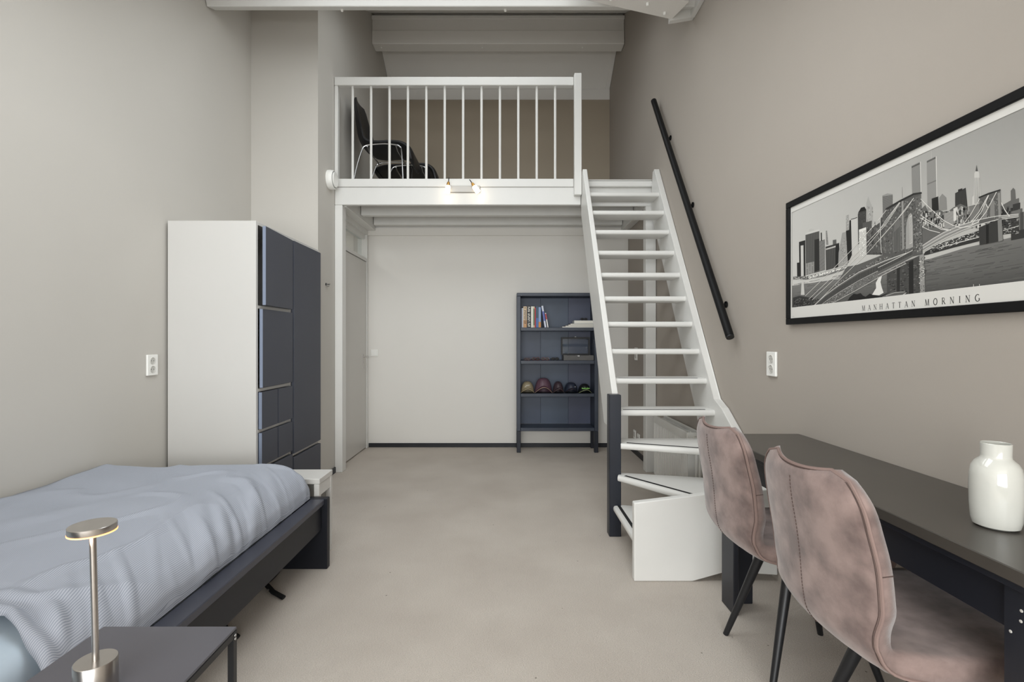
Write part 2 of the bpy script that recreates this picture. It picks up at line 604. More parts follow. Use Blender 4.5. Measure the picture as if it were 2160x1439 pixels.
# loft deck
o = boxo('floor_loft', 'white_paint', None, XL2, XR, 4.45, YLB, 2.55, ZL, 0)
tag(o, 'white loft floor deck above the back of the room', 'floor', kind='structure')
t = thing('trim_4', 'white fascia boards along the front edge of the loft', 'fascia', (0, 4.4, 2.39), kind='structure')
boxo('fascia_board', 'white_paint', t, XL2 + .002, .644, 4.402, 4.449, 2.39, 2.547, 0.004)
boxo('edge_board', 'white_paint', t, XL2 + .002, .58, 4.396, 4.449, 2.549, 2.622, 0.004)
boxo('landing_edge', 'white_paint', t, .648, XR - .002, 4.39, 4.449, 2.55, 2.60, 0.006)
boxo('landing_beam', 'white_paint', t, .648, XR - .002, 4.43, 4.449, 2.385, 2.55, 0.004)
boxo('landing_strip', 'white_paint', t, .70, XR - .03, 4.44, 4.50, 2.621, 2.629, 0.002)
for i, (y0, y1) in enumerate(((4.86, 4.94), (5.36, 5.43))):
    pass
t = thing('trim_5', 'white joists and wall plates under the loft deck', 'joists', (0, 4.9, 2.4), kind='structure')
boxo('joist', 'white_paint', t, -1.46, 1.23, 4.87, 4.94, 2.417, 2.549, 0.003)
boxo('joist', 'white_paint', t, -1.46, 1.23, 5.33, 5.40, 2.43, 2.549, 0.003)
boxo('wall_plate', 'white_wall', t, XL2 + .002, XR - .002, 5.425, 5.449, 2.335, 2.42, 0.002)
boxo('side_beam', 'white_paint', t, XL2 + .002, -1.465, 4.455, 5.42, 2.385, 2.549, 0.003)
boxo('side_beam', 'white_paint', t, 1.235, XR - .002, 4.46, 5.42, 2.385, 2.549, 0.003)
o = boxo('trim_6', 'white_paint', None, XL2 + .002, -1.485, 4.40, 4.50, 0, 2.388, 0.003)
tag(o, 'white door side post standing under the left end of the loft fascia', 'post', kind='structure')
o = boxo('trim_7', 'white_paint', None, 1.225, XR - .004, 4.40, 4.49, 0, 2.384, 0.004)
tag(o, 'white post against the taupe wall behind the stair', 'post', kind='structure')

# baseboards
for nm, b, lab in (
    ('baseboard_back', (XL2 + .01, XR - .02, YB - .014, YB - .001, 0, .045), 'thin black skirting along the white back wall'),
    ('baseboard_left_inner', (XL2 + .001, XL2 + .014, 4.10, 4.398, 0, .05), 'short black skirting beside the white door post'),
    ('baseboard_right', (XR - .015, XR - .001, 4.495, YB - .015, 0, .05), 'black skirting on the taupe wall behind the stair post'),
    ('baseboard_right_front', (XR - .015, XR - .001, 3.35, 4.395, 0, .05), 'black skirting on the taupe wall under the radiator'),
    ('baseboard_left', (XL + .001, XL + .014, 2.62, 3.0, 0, .05), 'short black skirting on the greige wall beside the wardrobe'),
):
    o = boxo(nm, 'baseboard_black', None, *b, 0.002)
    tag(o, lab, 'skirting', kind='structure')

# door with fanlight
d = thing('door_1', 'plain white flush door with a glass fanlight above it', 'door', (XL2 - .05, 4.95, 0), kind='structure')
boxo('door_leaf', 'door_paint', d, XL2 - .05, XL2 - .004, DY0 + .03, DY1 - .02, .012, 2.035, 0.003)
bm = BM()
box(bm, XL2 - .10, XL2 + .006, DY1 - .018, DY1 + .004, 0, DZ, 0)
box(bm, XL2 - .10, XL2 + .002, DY0 - .001, DY0 + .028, 0, DZ, 0)
box(bm, XL2 - .10, XL2 + .006, DY0 + .028, DY1 - .018, 2.335, DZ, 0)
box(bm, XL2 - .10, XL2 + .002, DY0 + .028, DY1 - .018, 2.042, 2.075, 0)
box(bm, XL2 - .09, XL2 - .02, DY0 + .028, DY1 - .018, 2.29, 2.335, 0)
obj('door_frame', bm, 'white_paint', d)
boxo('fanlight_pane', 'clear_pane', d, XL2 - .06, XL2 - .055, DY0 + .03, DY1 - .02, 2.075, 2.29, 0)
h = boxo('handle_plate', 'steel', d, XL2 - .004, XL2 + .003, 5.275, 5.31, .875, 1.035, 0.001)
obj('lever', tube(BM(), [(XL2, 5.292, 1.0), (XL2 + .045, 5.292, 1.0), (XL2 + .05, 5.28, 1.0), (XL2 + .05, 5.18, .998)], .009, 8), 'steel', h, smooth=True)


# ------------------------------------------------------------------ electrical fittings
def socket(name, loc, w_, h_, n, label, ax=1, cat='socket'):
    """plate on a side wall; ax=+1 faces +x, -1 faces -x; n round outlets"""
    x, y, z = loc
    t_ = thing(name, label, cat, (x, y, z - h_ / 2))
    a, b = (x, x + .012 * ax)
    boxo('plate', 'socket_white', t_, min(a, b), max(a, b), y - w_ / 2, y + w_ / 2, z - h_ / 2, z + h_ / 2, 0.003, 2)
    for k in range(n):
        zz = z + (k - (n - 1) / 2) * .05
        bm_ = BM()
        R_ = Matrix.Rotation(0, 3, 'X')
        prof = [(.020, .0), (.020, .0155), (.0185, .0155), (.0175, .0128), (0, .0128)]
        prof = [(r, q * ax) for r, q in prof]
        lathe(bm_, prof, x, y - .004, zz, 20, 'x')
        q = obj('outlet', bm_, 'socket_grey', t_, smooth=True)
        for dy in (-.0095, .0095):
            bm2 = lathe(BM(), [(0, .0131 * ax), (.0026, .0131 * ax), (.0026, .0127 * ax)], x, y - .004 + dy, zz, 8, 'x')
            obj('pin_hole', bm2, 'black_plastic', q)
    return t_


socket('wall_socket', (XL + .001, 2.893, 1.035), .085, .122, 2, 'white double wall socket on the greige wall left of the wardrobe')
socket('wall_socket', (XR - .001, 2.46, 1.062), .085, .122, 2, 'white double wall socket on the taupe wall below the handrail', -1)
socket('wall_socket', (XR - .001, 5.085, 1.04), .085, .13, 2, 'white double wall socket seen through the stair treads', -1)
socket('wall_socket', (XR - .001, 4.985, .185), .08, .095, 1, 'white rounded wall socket low behind the stair', -1)
t = thing('data_outlet', 'small white outlet plate low on the taupe wall behind the stair', 'outlet', (XR - .001, 5.14, .16))
boxo('plate', 'socket_white', t, XR - .011, XR - .001, 5.10, 5.18, .155, .245, 0.002)
boxo('cover', 'socket_grey', t, XR - .0135, XR - .0105, 5.115, 5.165, .175, .225, 0.001)
t = thing('light_switch', 'white square light switch on the white wall beside the door', 'switch', (-1.482, YB - .001, 1.0))
boxo('plate', 'socket_white', t, -1.522, -1.442, YB - .011, YB - .001, 1.0, 1.08, 0.002)
boxo('rocker', 'socket_white', t, -1.512, -1.452, YB - .0165, YB - .010, 1.012, 1.068, 0.002)

# round wall chime
t = thing('door_chime', 'round white wall chime mounted where the loft fascia meets the wall', 'chime', (XL2, 4.262, 2.49))
obj('housing', lathe(BM(), [(.082, .001), (.084, .02), (.080, .045), (.074, .052), (.068, .052)], XL2, 4.262, 2.567, 32, 'x'), 'socket_white', t, smooth=True)
obj('cover', lathe(BM(), [(.066, .044), (.066, .056), (.060, .062), (0, .065)], XL2, 4.262, 2.567, 32, 'x'), 'socket_white', t, smooth=True)
obj('slot', lathe(BM(), [(.0662, .050), (.0662, .0535), (.0700, .0535), (.0700, .050)], XL2, 4.262, 2.567, 32, 'x'), 'grip_black', t)
# coat hook
t = thing('coat_hook', 'tiny chrome coat hook on the wall between wardrobe and door', 'hook', (XL2, 4.19, 1.62))
obj('rose', lathe(BM(), [(.011, .001), (.011, .006), (.005, .008), (0, .008)], XL2, 4.19, 1.656, 14, 'x'), 'black_metal', t, smooth=True)
obj('arm', tube(BM(), [(XL2 + .004, 4.19, 1.656), (XL2 + .032, 4.19, 1.655), (XL2 + .036, 4.19, 1.664)], .006, 8), 'chrome', t, smooth=True)
obj('lower_prong', tube(BM(), [(XL2 + .006, 4.19, 1.648), (XL2 + .02, 4.19, 1.636), (XL2 + .03, 4.19, 1.642)], .004, 8), 'chrome', t, smooth=True)

# ------------------------------------------------------------------ balustrade
bal = thing('balustrade', 'white loft balustrade with thin round spindles above the fascia', 'balustrade', (-.45, 4.41, ZL))
boxo('top_rail', 'white_paint', bal, XL2 + .003, .578, 4.385, 4.445, 3.45, 3.525, 0.006, 2)
boxo('post', 'white_paint', bal, XL2 + .003, -1.522, 4.39, 4.44, ZL + .003, 3.45, 0.003)
boxo('post', 'white_paint', bal, .579, .643, 4.338, 4.394, 2.462, 3.535, 0.004)
bme = None
for k in range(12):
    x = (744 + 38.82 * k - 1073) / (F / 4.415)
    if bme is None:
        q = obj('spindle', tube(BM(), [(0, 4.415, ZL + .003), (0, 4.415, 2.8), (0, 4.415, 3.2), (0, 4.415, 3.45)], .0115, 10), 'white_paint', bal, smooth=True)
        bme = q.data
        base = q.location.copy()
    else:
        q = bpy.data.objects.new('spindle', bme)
        C.objects.link(q)
        q.parent = bal
    q.location = base + Vector((x, 0, 0))

# ------------------------------------------------------------------ staircase
st = thing('staircase', 'steep white open tread winder stair rising to the loft', 'staircase', (1.0, 3.3, 0))
RIS, GO = .1871, .125


def nose(n):
    return 3.036 + GO * (n - 4)


def tread_poly(pts, z, name='tread'):
    """pts: first two points are the nosing line; rounded nosing"""
    bm_ = BM()
    prism(bm_, pts, 'z', z - .036, z)
    a, b = Vector(pts[0]), Vector(pts[1])
    es = [e for e in bm_.edges if all(min((Vector((v.co.x, v.co.y)) - a).length, (Vector((v.co.x, v.co.y)) - b).length) < 1e-5 for v in e.verts)
          and abs(e.verts[0].co.z - e.verts[1].co.z) < 1e-5]
    bmesh.ops.bevel(bm_, geom=es, offset=.014, segments=3, affect='EDGES', profile=.5)
    q = obj(name, bm_, 'white_paint', st, smooth=True)
    # grip strip
    dd = (b - a).normalized()
    cen = Vector((sum(p[0] for p in pts) / len(pts), sum(p[1] for p in pts) / len(pts)))
    nn = Vector((-dd.y, dd.x))
    if nn.dot(cen - a) < 0:
        nn = -nn
    L = (b - a).length
    s0, s1 = a + dd * .03 * 1 + nn * .024, a + dd * (L - .05) + nn * .024
    bm_ = prism(BM(), [tuple(s0), tuple(s1), tuple(s1 + nn * .018), tuple(s0 + nn * .018)], 'z', z - .0005, z + .0012)
    obj('grip_strip', bm_, 'grip_black', q)
    return q


for n in range(4, 14):
    y = nose(n)
    tread_poly([(.682, y), (1.272, y), (1.272, y + .19), (.682, y + .19)], RIS * n)
tread_poly([(.628, 2.985), (.628, 2.452), (1.05, 2.452), (.74, 2.958)], RIS * 1)
tread_poly([(.648, 2.935), (1.02, 2.452), (1.272, 2.452), (1.272, 2.86), (.685, 3.0)], RIS * 2)
tread_poly([(.672, 2.952), (1.272, 2.735), (1.272, 3.11), (.68, 3.11)], RIS * 3)
TANS = RIS / GO


def front_z(y):
    return RIS * 4 + TANS * (y - 3.036) + .028


# stringers: boards 0.25 wide, seen on edge from the front
yt = 4.305
pts = [(3.032, front_z(3.032)), (yt, front_z(yt)), (yt + .04, front_z(yt) - .01), (4.395, 2.46), (4.395, 2.30), (3.34, .62), (3.032, .62)]
obj('stringer', prism(BM(), pts, 'x', .646, .684, 0.005), 'white_paint', st)
pts = [(2.452, .45), (2.945, .775), (3.06, front_z(3.06)), (yt, front_z(yt)), (yt + .05, front_z(yt) - .01), (4.385, 2.46), (4.385, 2.30), (3.29, .60), (3.06, .36), (2.8, .12), (2.452, .05)]
obj('stringer', prism(BM(), pts, 'x', 1.270, 1.316, 0.005), 'white_paint', st)
pts = [(.613, 0), (.90, 0), (1.05, .052), (1.316, .03), (1.316, .455), (1.02, .432), (.613, .384)]
obj('closing_panel', prism(BM(), pts, 'y', 2.41, 2.450, 0.006), 'white_paint', st)
q = boxo('newel_post', 'navy_paint', st, .604, .675, 2.958, 3.030, 0, .852, 0.003, label='dark navy painted newel post')
# wall handrail
hr = thing('handrail', 'round black handrail fixed to the taupe wall along the stair', 'handrail', (1.27, 3.5, 1.2))
A_, B_ = Vector((1.262, 4.29, 3.262)), Vector((1.262, 2.815, 1.205))
obj('rail', tube(BM(), [A_ + (A_ - B_).normalized() * .003, A_, B_, B_ + (B_ - A_).normalized() * .003], .0235, 20), 'frame_black', hr, smooth=True)
obj('end_cap', tube(BM(), [B_ + (B_ - A_).normalized() * .003, B_ + (B_ - A_).normalized() * .012], .022, 20), 'black_plastic', hr, smooth=True)
for f in (.19, .52, .885):
    p = A_.lerp(B_, f)
    q = obj('bracket', tube(BM(), [p + Vector((.012, 0, -.02)), p + Vector((.030, 0, -.045)), p + Vector((.05, 0, -.045))], .006, 8), 'frame_black', hr, smooth=True)
    obj('rose', lathe(BM(), [(.02, 0), (.02, .007), (0, .007)], XR - .0085, p.y, p.z - .045, 14, 'x'), 'frame_black', q, smooth=True)

# ------------------------------------------------------------------ radiator and pipes
rd = thing('radiator', 'white ribbed panel radiator under the stair', 'radiator', (1.25, 3.7, .08))
ry0, ry1, rz0, rz1 = 3.32, 4.09, .075, .56
bm = BM()
NR = 26
pts = []
for k in range(NR):
    a = ry0 + (ry1 - ry0) * k / NR
    b = ry0 + (ry1 - ry0) * (k + 1) / NR
    q_ = (b - a)
    pts += [(1.205, a), (1.205, a + q_ * .55), (1.216, a + q_ * .68), (1.216, a + q_ * .88)]
pts.append((1.205, ry1))
pts += [(1.222, ry1), (1.222, ry0)]
prism(bm, pts, 'z', rz0, rz1 - .06)
obj('front_panel', bm, 'radiator_white', rd)
boxo('header_rail', 'radiator_white', rd, 1.200, 1.222, ry0, ry1, rz1 - .06, rz1, 0.004)
boxo('rear_panel', 'radiator_white', rd, 1.285, 1.300, ry0, ry1, rz0, rz1, 0.003)
for k in range(24):
    y = ry0 + .02 + k * (ry1 - ry0 - .04) / 23
    boxo('fin', 'radiator_white', rd, 1.223, 1.284, y, y + .003, rz0 + .02, rz1 - .02, 0)
boxo('end_plate', 'radiator_white', rd, 1.205, 1.300, ry0 - .004, ry0 - .0005, rz0, rz1, 0)
obj('valve', tube(BM(), [(1.255, ry0 - .005, .52), (1.255, ry0 - .05, .52), (1.255, ry0 - .09, .52)], .018, 12), 'socket_white', rd, smooth=True)
for k, y in enumerate((3.26, 3.20)):
    o = obj('heating_pipe', tube(BM(), [(1.245, y, 0.0), (1.245, y, .25), (1.245, y, .50)], .012, 12), 'radiator_white', smooth=True)
    tag(o, ['thin white heating pipe next to the radiator end', 'thin white heating pipe a little farther from the radiator end'][k], 'pipe', 'heating pipes under the stair')

# ------------------------------------------------------------------ spot light bar on the fascia
fx = thing('spotlight_bar', 'steel wall light with two lit glass spots on the loft fascia', 'wall light', (-.4, 4.40, 2.49))
boxo('back_plate', 'satin_plate', fx, -.545, -.255, 4.385, 4.4015, 2.497, 2.556, 0.003)
for k, (x, rz, ry) in enumerate(((-.535, 0.10, 0.0), (-.290, -0.6, 0.0))):
    c = Vector((x, 4.335, 2.515))
    R = Matrix.Rotation(rz, 3, 'Y')
    bm = BM()
    lathe(bm, [(0, .058), (.010, .058), (.012, .050), (.016, .030), (.016, .024)], *c, 18, tilt=R)
    q = obj('lamp_holder', bm, 'brass', fx, smooth=True)
    obj('pin', tube(BM(), [c + R @ Vector((0, 0, .056)), c + R @ Vector((0, 0, .095))], .004, 8), 'black_metal', q, smooth=True)
    obj('arm', tube(BM(), [c + R @ Vector((0, .0, .045)), Vector((x, 4.387, c.z + .04))], .005, 8), 'chrome', q, smooth=True)
    bm = lathe(BM(), [(0, .026), (.018, .026), (.022, .018), (.024, -.035), (.022, -.040), (0, -.040)], *c, 20, tilt=R)
    obj('glass_shade', bm, 'lamp_glass', fx, smooth=True)
    l = bpy.data.lights.new('spot_glow', 'POINT')
    l.energy = .10
    l.color = (1, .83, .62)
    l.shadow_soft_size = .02
    lo = bpy.data.objects.new('spot_glow', l)
    lo.location = c + R @ Vector((0, -.0, -.075)) - Vector(fx.location)
    lo.parent = fx
    C.objects.link(lo)

# ------------------------------------------------------------------ wardrobe
wd = thing('wardrobe', 'tall white wardrobe with slate grey doors and drawer fronts', 'wardrobe', (-1.8, 3.5, 0))
wy0, wy1, wx0, wx1, wh = 3.014, 4.012, XL + .015, -1.545, 1.912
bm = BM()
box(bm, wx0, wx1, wy0, wy0 + .022, 0, wh, .001)
boxo('side_panel', 'cabinet_white', wd, wx0, wx1, wy0, wy0 + .024, 0, wh, .0015)
bm.free()
boxo('side_panel', 'cabinet_white', wd, wx0, wx1, wy1 - .022, wy1, 0, wh, .0015)
boxo('top_panel', 'cabinet_white', wd, wx0, wx1, wy0 + .024, wy1 - .022, wh - .022, wh, .0015)
boxo('back_panel', 'cabinet_white', wd, wx0, wx0 + .01, wy0 + .024, wy1 - .022, .02, wh - .022, 0)
boxo('divider', 'cabinet_white', wd, wx0 + .01, wx1 - .004, 3.484, 3.504, .02, wh - .022, 0)
boxo('base_panel', 'cabinet_white', wd, wx0 + .01, wx1 - .03, wy0 + .024, wy1 - .022, .02, .06, 0)
for z in (1.375, .860, .606, .378):
    boxo('cross_rail', 'cabinet_white', wd, wx0 + .01, wx1 - .002, wy0 + .024, 3.484, z + .002, z + .020, 0)
boxo('cross_rail', 'cabinet_white', wd, wx0 + .01, wx1 - .002, 3.504, wy1 - .022, .350, .366, 0)
fx0, fx1 = wx1 - .001, wx1 + .020


def front(name, y0, y1, z0, z1, open_=0.0):
    bm_ = box(BM(), fx0, fx1, y0, y1, z0, z1, .001)
    if open_:
        M = Matrix.Translation((fx0, y1, 0)) @ Matrix.Rotation(open_, 4, 'Z') @ Matrix.Translation((-fx0, -y1, 0))
        bmesh.ops.transform(bm_, matrix=M, verts=bm_.verts)
    bm_.faces.ensure_lookup_table()
    me = bpy.data.meshes.new(name)
    bmesh.ops.recalc_face_normals(bm_, faces=bm_.faces)
    for f_ in bm_.faces:
        n_ = f_.normal
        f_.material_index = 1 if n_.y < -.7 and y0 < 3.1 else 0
    bm_.to_mesh(me)
    bm_.free()
    me.materials.append(MATS['slate_door'])
    me.materials.append(MATS['slate_edge'])
    return obj(name, me, 'slate_door', wd)


front('door', 3.046, 3.482, 1.398, 1.886, math.radians(3.2))
front('door', 3.046, 3.482, .886, 1.374, math.radians(0.8))
for (z0, z1) in ((.630, .858), (.402, .606)):
    front('drawer', 3.046, 3.256, z0, z1)
    front('drawer', 3.270, 3.482, z0, z1)
front('drawer', 3.046, 3.482, .06, .376)
front('door', 3.504, 4.000, .374, 1.888)
front('drawer', 3.504, 4.000, .06, .346)

# ------------------------------------------------------------------ bench behind the bed
bn = thing('bench', 'narrow white bench standing behind the foot of the bed', 'bench', (-1.3, 2.66, 0))
boxo('top', 'cabinet_white', bn, -1.95, -.998, 2.60, 2.795, .420, .448, .002)
boxo('apron', 'cabinet_white', bn, -1.022, -1.002, 2.63, 2.77, .355, .419, .001)
for y in (2.60, 2.768):
    boxo('leg', 'cabinet_white', bn, -1.028, -1.000, y, y + .028, 0, .419, .002)
    boxo('leg', 'cabinet_white', bn, -1.95, -1.922, y, y + .028, 0, .419, .002)
boxo('back_board', 'cabinet_white', bn, -1.92, -1.03, 2.775, 2.79, .05, .419, 0)

# ------------------------------------------------------------------ bed
bed = thing('bed', 'low dark navy wooden bed frame with pale blue mattress', 'bed', (-1.5, 1.5, 0))
bx0, bx1 = XL + .012, -.949
boxo('side_rail', 'bed_dark', bed, -.985, -.963, .42, 2.538, .205, .335, .002)
boxo('rail_cap', 'bed_cap', bed, -1.022, bx1, .40, 2.538, .334, .362, .003)
boxo('side_rail', 'bed_dark', bed, bx0, bx0 + .03, .42, 2.538, .205, .36, .002)
boxo('footboard', 'bed_dark', bed, bx0, -.935, 2.540, 2.578, 0.0, .364, .003)
boxo('headboard', 'bed_dark', bed, bx0, -.935, .36, .398, 0.0, .70, .003)
for k in range(14):
    y = .5 + k * .145
    boxo('slat', 'white_wall', bed, bx0 + .035, -.99, y, y + .07, .215, .232, 0)
obj('mattress', box(BM(), bx0 + .04, -1.082, .42, 2.50, .234, .478, .05, 4), 'mattress_blue', bed, smooth=True)


def sheet():
    NX, NY = 150, 190
    bm_ = BM()
    uvl = bm_.loops.layers.uv.new('UVMap')
    rows = []
    prof = []
    # cross profile: flat top, rounded shoulder, steep side down to the rail
    zt = .532
    xs = [bx0 + .02, -1.50, -1.26, -1.14, -1.068, -1.034, -1.026, -1.024]
    zs = [zt - .012, zt, zt - .002, zt - .018, zt - .058, zt - .105, zt - .14, .366]
    pr = catmull([(a, b, 0) for a, b in zip(xs, zs)], NX)
    for j in range(NY):
        v = j / (NY - 1)
        row = []
        arc = 0
        for i in range(NX):
            u = i / (NX - 1)
            px_, pz_ = pr[i].x, pr[i].y
            # hem at the head end slants away across the bed
            y0 = 1.085 + .10 * max(0, min(1, (-1.03 - px_) / .18)) + .05 * max(0, (-1.2 - px_))
            y = y0 + (2.560 - y0) * v
            z = pz_
            # foot end: rounded drop into the frame
            z += .014 * max(-1, min(1, (y - 1.9) / .5)) * max(0, min(1, (pz_ - .366) / .12))
            e = max(0, (y - 2.495) / .065)
            if e > 0:
                z = z - (z - .372) * (1 - math.sqrt(max(0, 1 - min(1, e) ** 2.2))) * .98
                y = min(y, 2.535)
            side = max(0, min(1, (px_ + 1.32) / .26))
            n1_ = noise.noise(Vector((px_ * 2.0, y * 2.0, 3.1)))
            n2_ = noise.noise(Vector((px_ * 3 + y * 5.5, y * 2.2 - px_ * 2.0, 7.7)))
            fold = noise.noise(Vector(((y * .86 + px_ * 1.1) * 11, pz_ * 2, 1.3)))
            fold2 = noise.noise(Vector(((y * .9 + px_ * 0.8) * 23, pz_ * 3, 5.3)))
            ridge = max(0, fold) ** 1.3
            cr = 1 - abs(noise.noise(Vector((px_ * 3.2 + y * 1.4, y * 2.6 - px_ * 3.0, 11.3)))) * 6
            z += (.012 * n1_ + .008 * n2_ + .009 * max(0, cr)) * (1 if u < .9 else 0)
            amp = (.058 * ridge ** 1.2 + .022 * max(0, fold2)) * side * (1 - .7 * max(0, min(1, (u - .93) / .07)))
            # loose parallel folds along the hem
            hv = max(0, 1 - (y - y0) / .16)
            amp2 = .012 * math.sin((y - y0) * 95) * hv ** 1.5
            if u > .965:
                z = max(z, .366)
            row.append(bm_.verts.new((px_ + amp * .35 * side, y, z + amp * .8 + amp2)))
        rows.append(row)
    for j in range(NY - 1):
        for i in range(NX - 1):
            f = bm_.faces.new((rows[j][i], rows[j][i + 1], rows[j + 1][i + 1], rows[j + 1][i]))
    # arc length across as the stripe coordinate
    arcs = []
    a = 0
    for i in range(NX):
        if i:
            a += (pr[i] - pr[i - 1]).length
        arcs.append(a)
    bm_.verts.index_update()
    for f in bm_.faces:
        for l in f.loops:
            idx = l.vert.index
            j, i = divmod(idx, NX)
            y = l.vert.co.y
            tw = max(0, (1.5 - y)) ** 1.5 * .25
            l[uvl].uv = (arcs[i] + .012 * noise.noise(Vector((arcs[i] * 3, y * 2.5, 0))) - tw, y)
    me = bpy.data.meshes.new('bed_sheet')
    bm_.to_mesh(me)
    bm_.free()
    o_ = obj('bed_sheet', me, 'striped_sheet', None, smooth=False)
    me.polygons.foreach_set('use_smooth', [True] * len(me.polygons))
    s = o_.modifiers.new('thickness', 'SOLIDIFY')
    s.thickness = .004
    s.offset = 1
    return o_


tag(sheet(), 'rumpled pale blue grey finely striped sheet spread over the bed', 'bed sheet')

# bags under the bed
def bag(name, loc, sx, sy, sz, label):
    t_ = thing(name, label, 'bag', loc)
    bm_ = BM()
    bmesh.ops.create_uvsphere(bm_, u_segments=20, v_segments=12, radius=1)
    for v in bm_.verts:
        c = v.co
        f = lambda q_: math.copysign(abs(q_) ** .6, q_)
        v.co = Vector((f(c.x) * sx, f(c.y) * sy, (f(c.z) + 1) * sz + .001))
    obj('body', bm_, 'bag_black', t_, world=False, smooth=True)
    bm_ = tube(BM(), [(sx - .03, -.03, .025), (sx + .03, -.06, .012), (sx + .10, -.085, .008)], .009, 8)
    bmesh.ops.scale(bm_, vec=(1, 1.8, .8), verts=bm_.verts)
    obj('strap', bm_, 'bag_black', t_, world=False, smooth=True)
    bm_ = box(BM(), sx - .005, sx + .012, -.105, -.085, .003, .018, .003)
    obj('buckle', bm_, 'steel', t_, world=False)
    return t_


bag('travel_bag', (-1.235, 2.40, 0), .11, .10, .075, 'black bag under the bed near the footboard')
bag('travel_bag', (-1.28, 2.10, 0), .11, .11, .070, 'black bag under the bed closer to the side table')

# ------------------------------------------------------------------ side table and lamp
tb = thing('side_table', 'small dark grey metal side table beside the bed', 'side table', (-.77, .87, 0))
tx0, tx1, ty0, ty1, tz = -.920, -.617, .60, 1.120, .53
boxo('table_top', 'table_grey', tb, tx0, tx1 - .001, ty0, ty1, tz - .006, tz, .001)
for x in (tx0, tx1 - .014):
    for y in (ty0, ty1 - .014):
        boxo('leg', 'black_metal', tb, x, x + .014, y, y + .014, 0, tz - .0065, .001)
for x in (tx0, tx1 - .014):
    boxo('top_rail', 'black_metal', tb, x, x + .014, ty0 + .0145, ty1 - .0145, tz - .022, tz - .0065, .001)
for y in (ty0, ty1 - .014):
    boxo('top_rail', 'black_metal', tb, tx0 + .0145, tx1 - .0145, y, y + .014, tz - .022, tz - .0065, .001)
for k, zz in enumerate((tz - .016, tz - .024)):
    obj('screw', lathe(BM(), [(0, .0018), (.003, .0012), (.0035, 0)], tx1 - .0002, ty1 - .007, zz, 10, 'x'), 'chrome', tb, smooth=True)

lp = thing('table_lamp', 'small brushed steel table lamp with glowing disc head on the side table', 'table lamp', (-.763, .911, tz))
obj('base', lathe(BM(), [(0, 0), (.0325, 0), (.0335, .001), (.0335, .058), (.0325, .0595), (0, .0595)], -.763, .911, tz + .0005, 48), 'steel', lp, smooth=True)
obj('pole', tube(BM(), [(-.763, .911, tz + .055), (-.766, .911, tz + .18), (-.769, .911, tz + .298)], .0055, 14), 'steel', lp, smooth=True)
hd = obj('head', lathe(BM(), [(0, -.0005), (.0365, -.0005), (.0368, .0005), (.0368, .0105), (.0360, .0115), (0, .0115)], -.769, .911, tz + .2985, 48), 'steel', lp, smooth=True)
obj('light_ring', lathe(BM(), [(0, -.0035), (.034, -.0035), (.0372, -.0028), (.0372, -.0006), (0, -.0006)], -.769, .911, tz + .2985, 48), 'lamp_led', hd, smooth=True)
l = bpy.data.lights.new('lamp_glow', 'POINT')
l.energy = .16
l.color = (1, .62, .38)
l.shadow_soft_size = .02
lo = bpy.data.objects.new('lamp_glow', l)
lo.location = (-.006, -.012, .28)
lo.parent = lp
C.objects.link(lo)

# ------------------------------------------------------------------ desk
dk = thing('desk', 'long narrow black desk along the taupe wall', 'desk', (1.12, 1.5, 0))
dy0, dy1, dz = .80, 2.236, .756
dx0, dx1 = .938, XR - .004
boxo('desk_top', 'desk_black', dk, dx0, dx1, dy0, dy1, dz - .028, dz, .002)
boxo('top_edge', 'desk_frame', dk, dx0 + .010, dx1 - .01, dy0 + .01, dy1 - .01, dz - .044, dz - .029, .001)
boxo('apron', 'desk_frame', dk, .977, .995, .94, 2.12, .617, dz - .0445, .001)
boxo('apron', 'desk_frame', dk, 1.075, dx1 - .02, 2.205, 2.222, .617, dz - .0445, .001)


def lleg(x0, sx, y0, sy):
    """L shaped leg: plates along y and x from the corner (x0,y0)"""
    bm_ = BM()
    a, b = sorted((x0, x0 + .024 * sx))
    c, d_ = sorted((y0, y0 + .118 * sy))
    box(bm_, a, b, c, d_, 0, dz - .0445, .003)
    a, b = sorted((x0 + .025 * sx, x0 + .130 * sx))
    c, d_ = sorted((y0, y0 + .024 * sy))
    box(bm_, a, b, c, d_, 0, dz - .0445, .003)
    return obj('leg', bm_, 'desk_frame', dk)


lleg(.962, 1, 2.228, -1)
lleg(.962, 1, .842, 1)
boxo('wall_batten', 'desk_frame', dk, dx1 - .03, dx1 - .002, .87, 2.20, .66, dz - .0445, .001)
for yy, zz in ((.925, .672), (.895, .668), (.893, .660), (.926, .652), (.897, .645), (.945, .622)):
    obj('screw_mark', lathe(BM(), [(0, -.0012), (.0028, -.0008), (.0032, 0)], .962, yy, zz, 8, 'x'), 'socket_grey', dk)

# vase
o = obj('vase', lathe(BM(), [(0, 0), (.0355, 0), (.041, .004), (.0445, .018), (.0463, .05), (.0470, .09), (.0462, .118), (.0430, .136), (.0370, .147), (.0300, .1535), (.0272, .157), (.0268, .162), (.0275, .1885), (.0265, .1895), (.0255, .1885), (.0250, .16), (.0270, .152), (.034, .14), (.042, .12), (.043, .06), (.04, .015), (0, .01)], 1.109, 1.122, dz + .001, 48), 'vase_glaze', smooth=True)
tag(o, 'glossy white bottle neck vase on the black desk', 'vase')

# cable on the wall under the desk
o = obj('power_cable', tube(BM(), catmull([(XR - .012, 1.95, .53), (XR - .012, 1.78, .515), (XR - .012, 1.62, .46), (XR - .012, 1.56, .36), (XR - .012, 1.55, .20), (XR - .02, 1.56, .006)], 24), .0045, 8), 'black_plastic', smooth=True)
tag(o, 'thin black cable looping down the wall under the desk', 'cable')


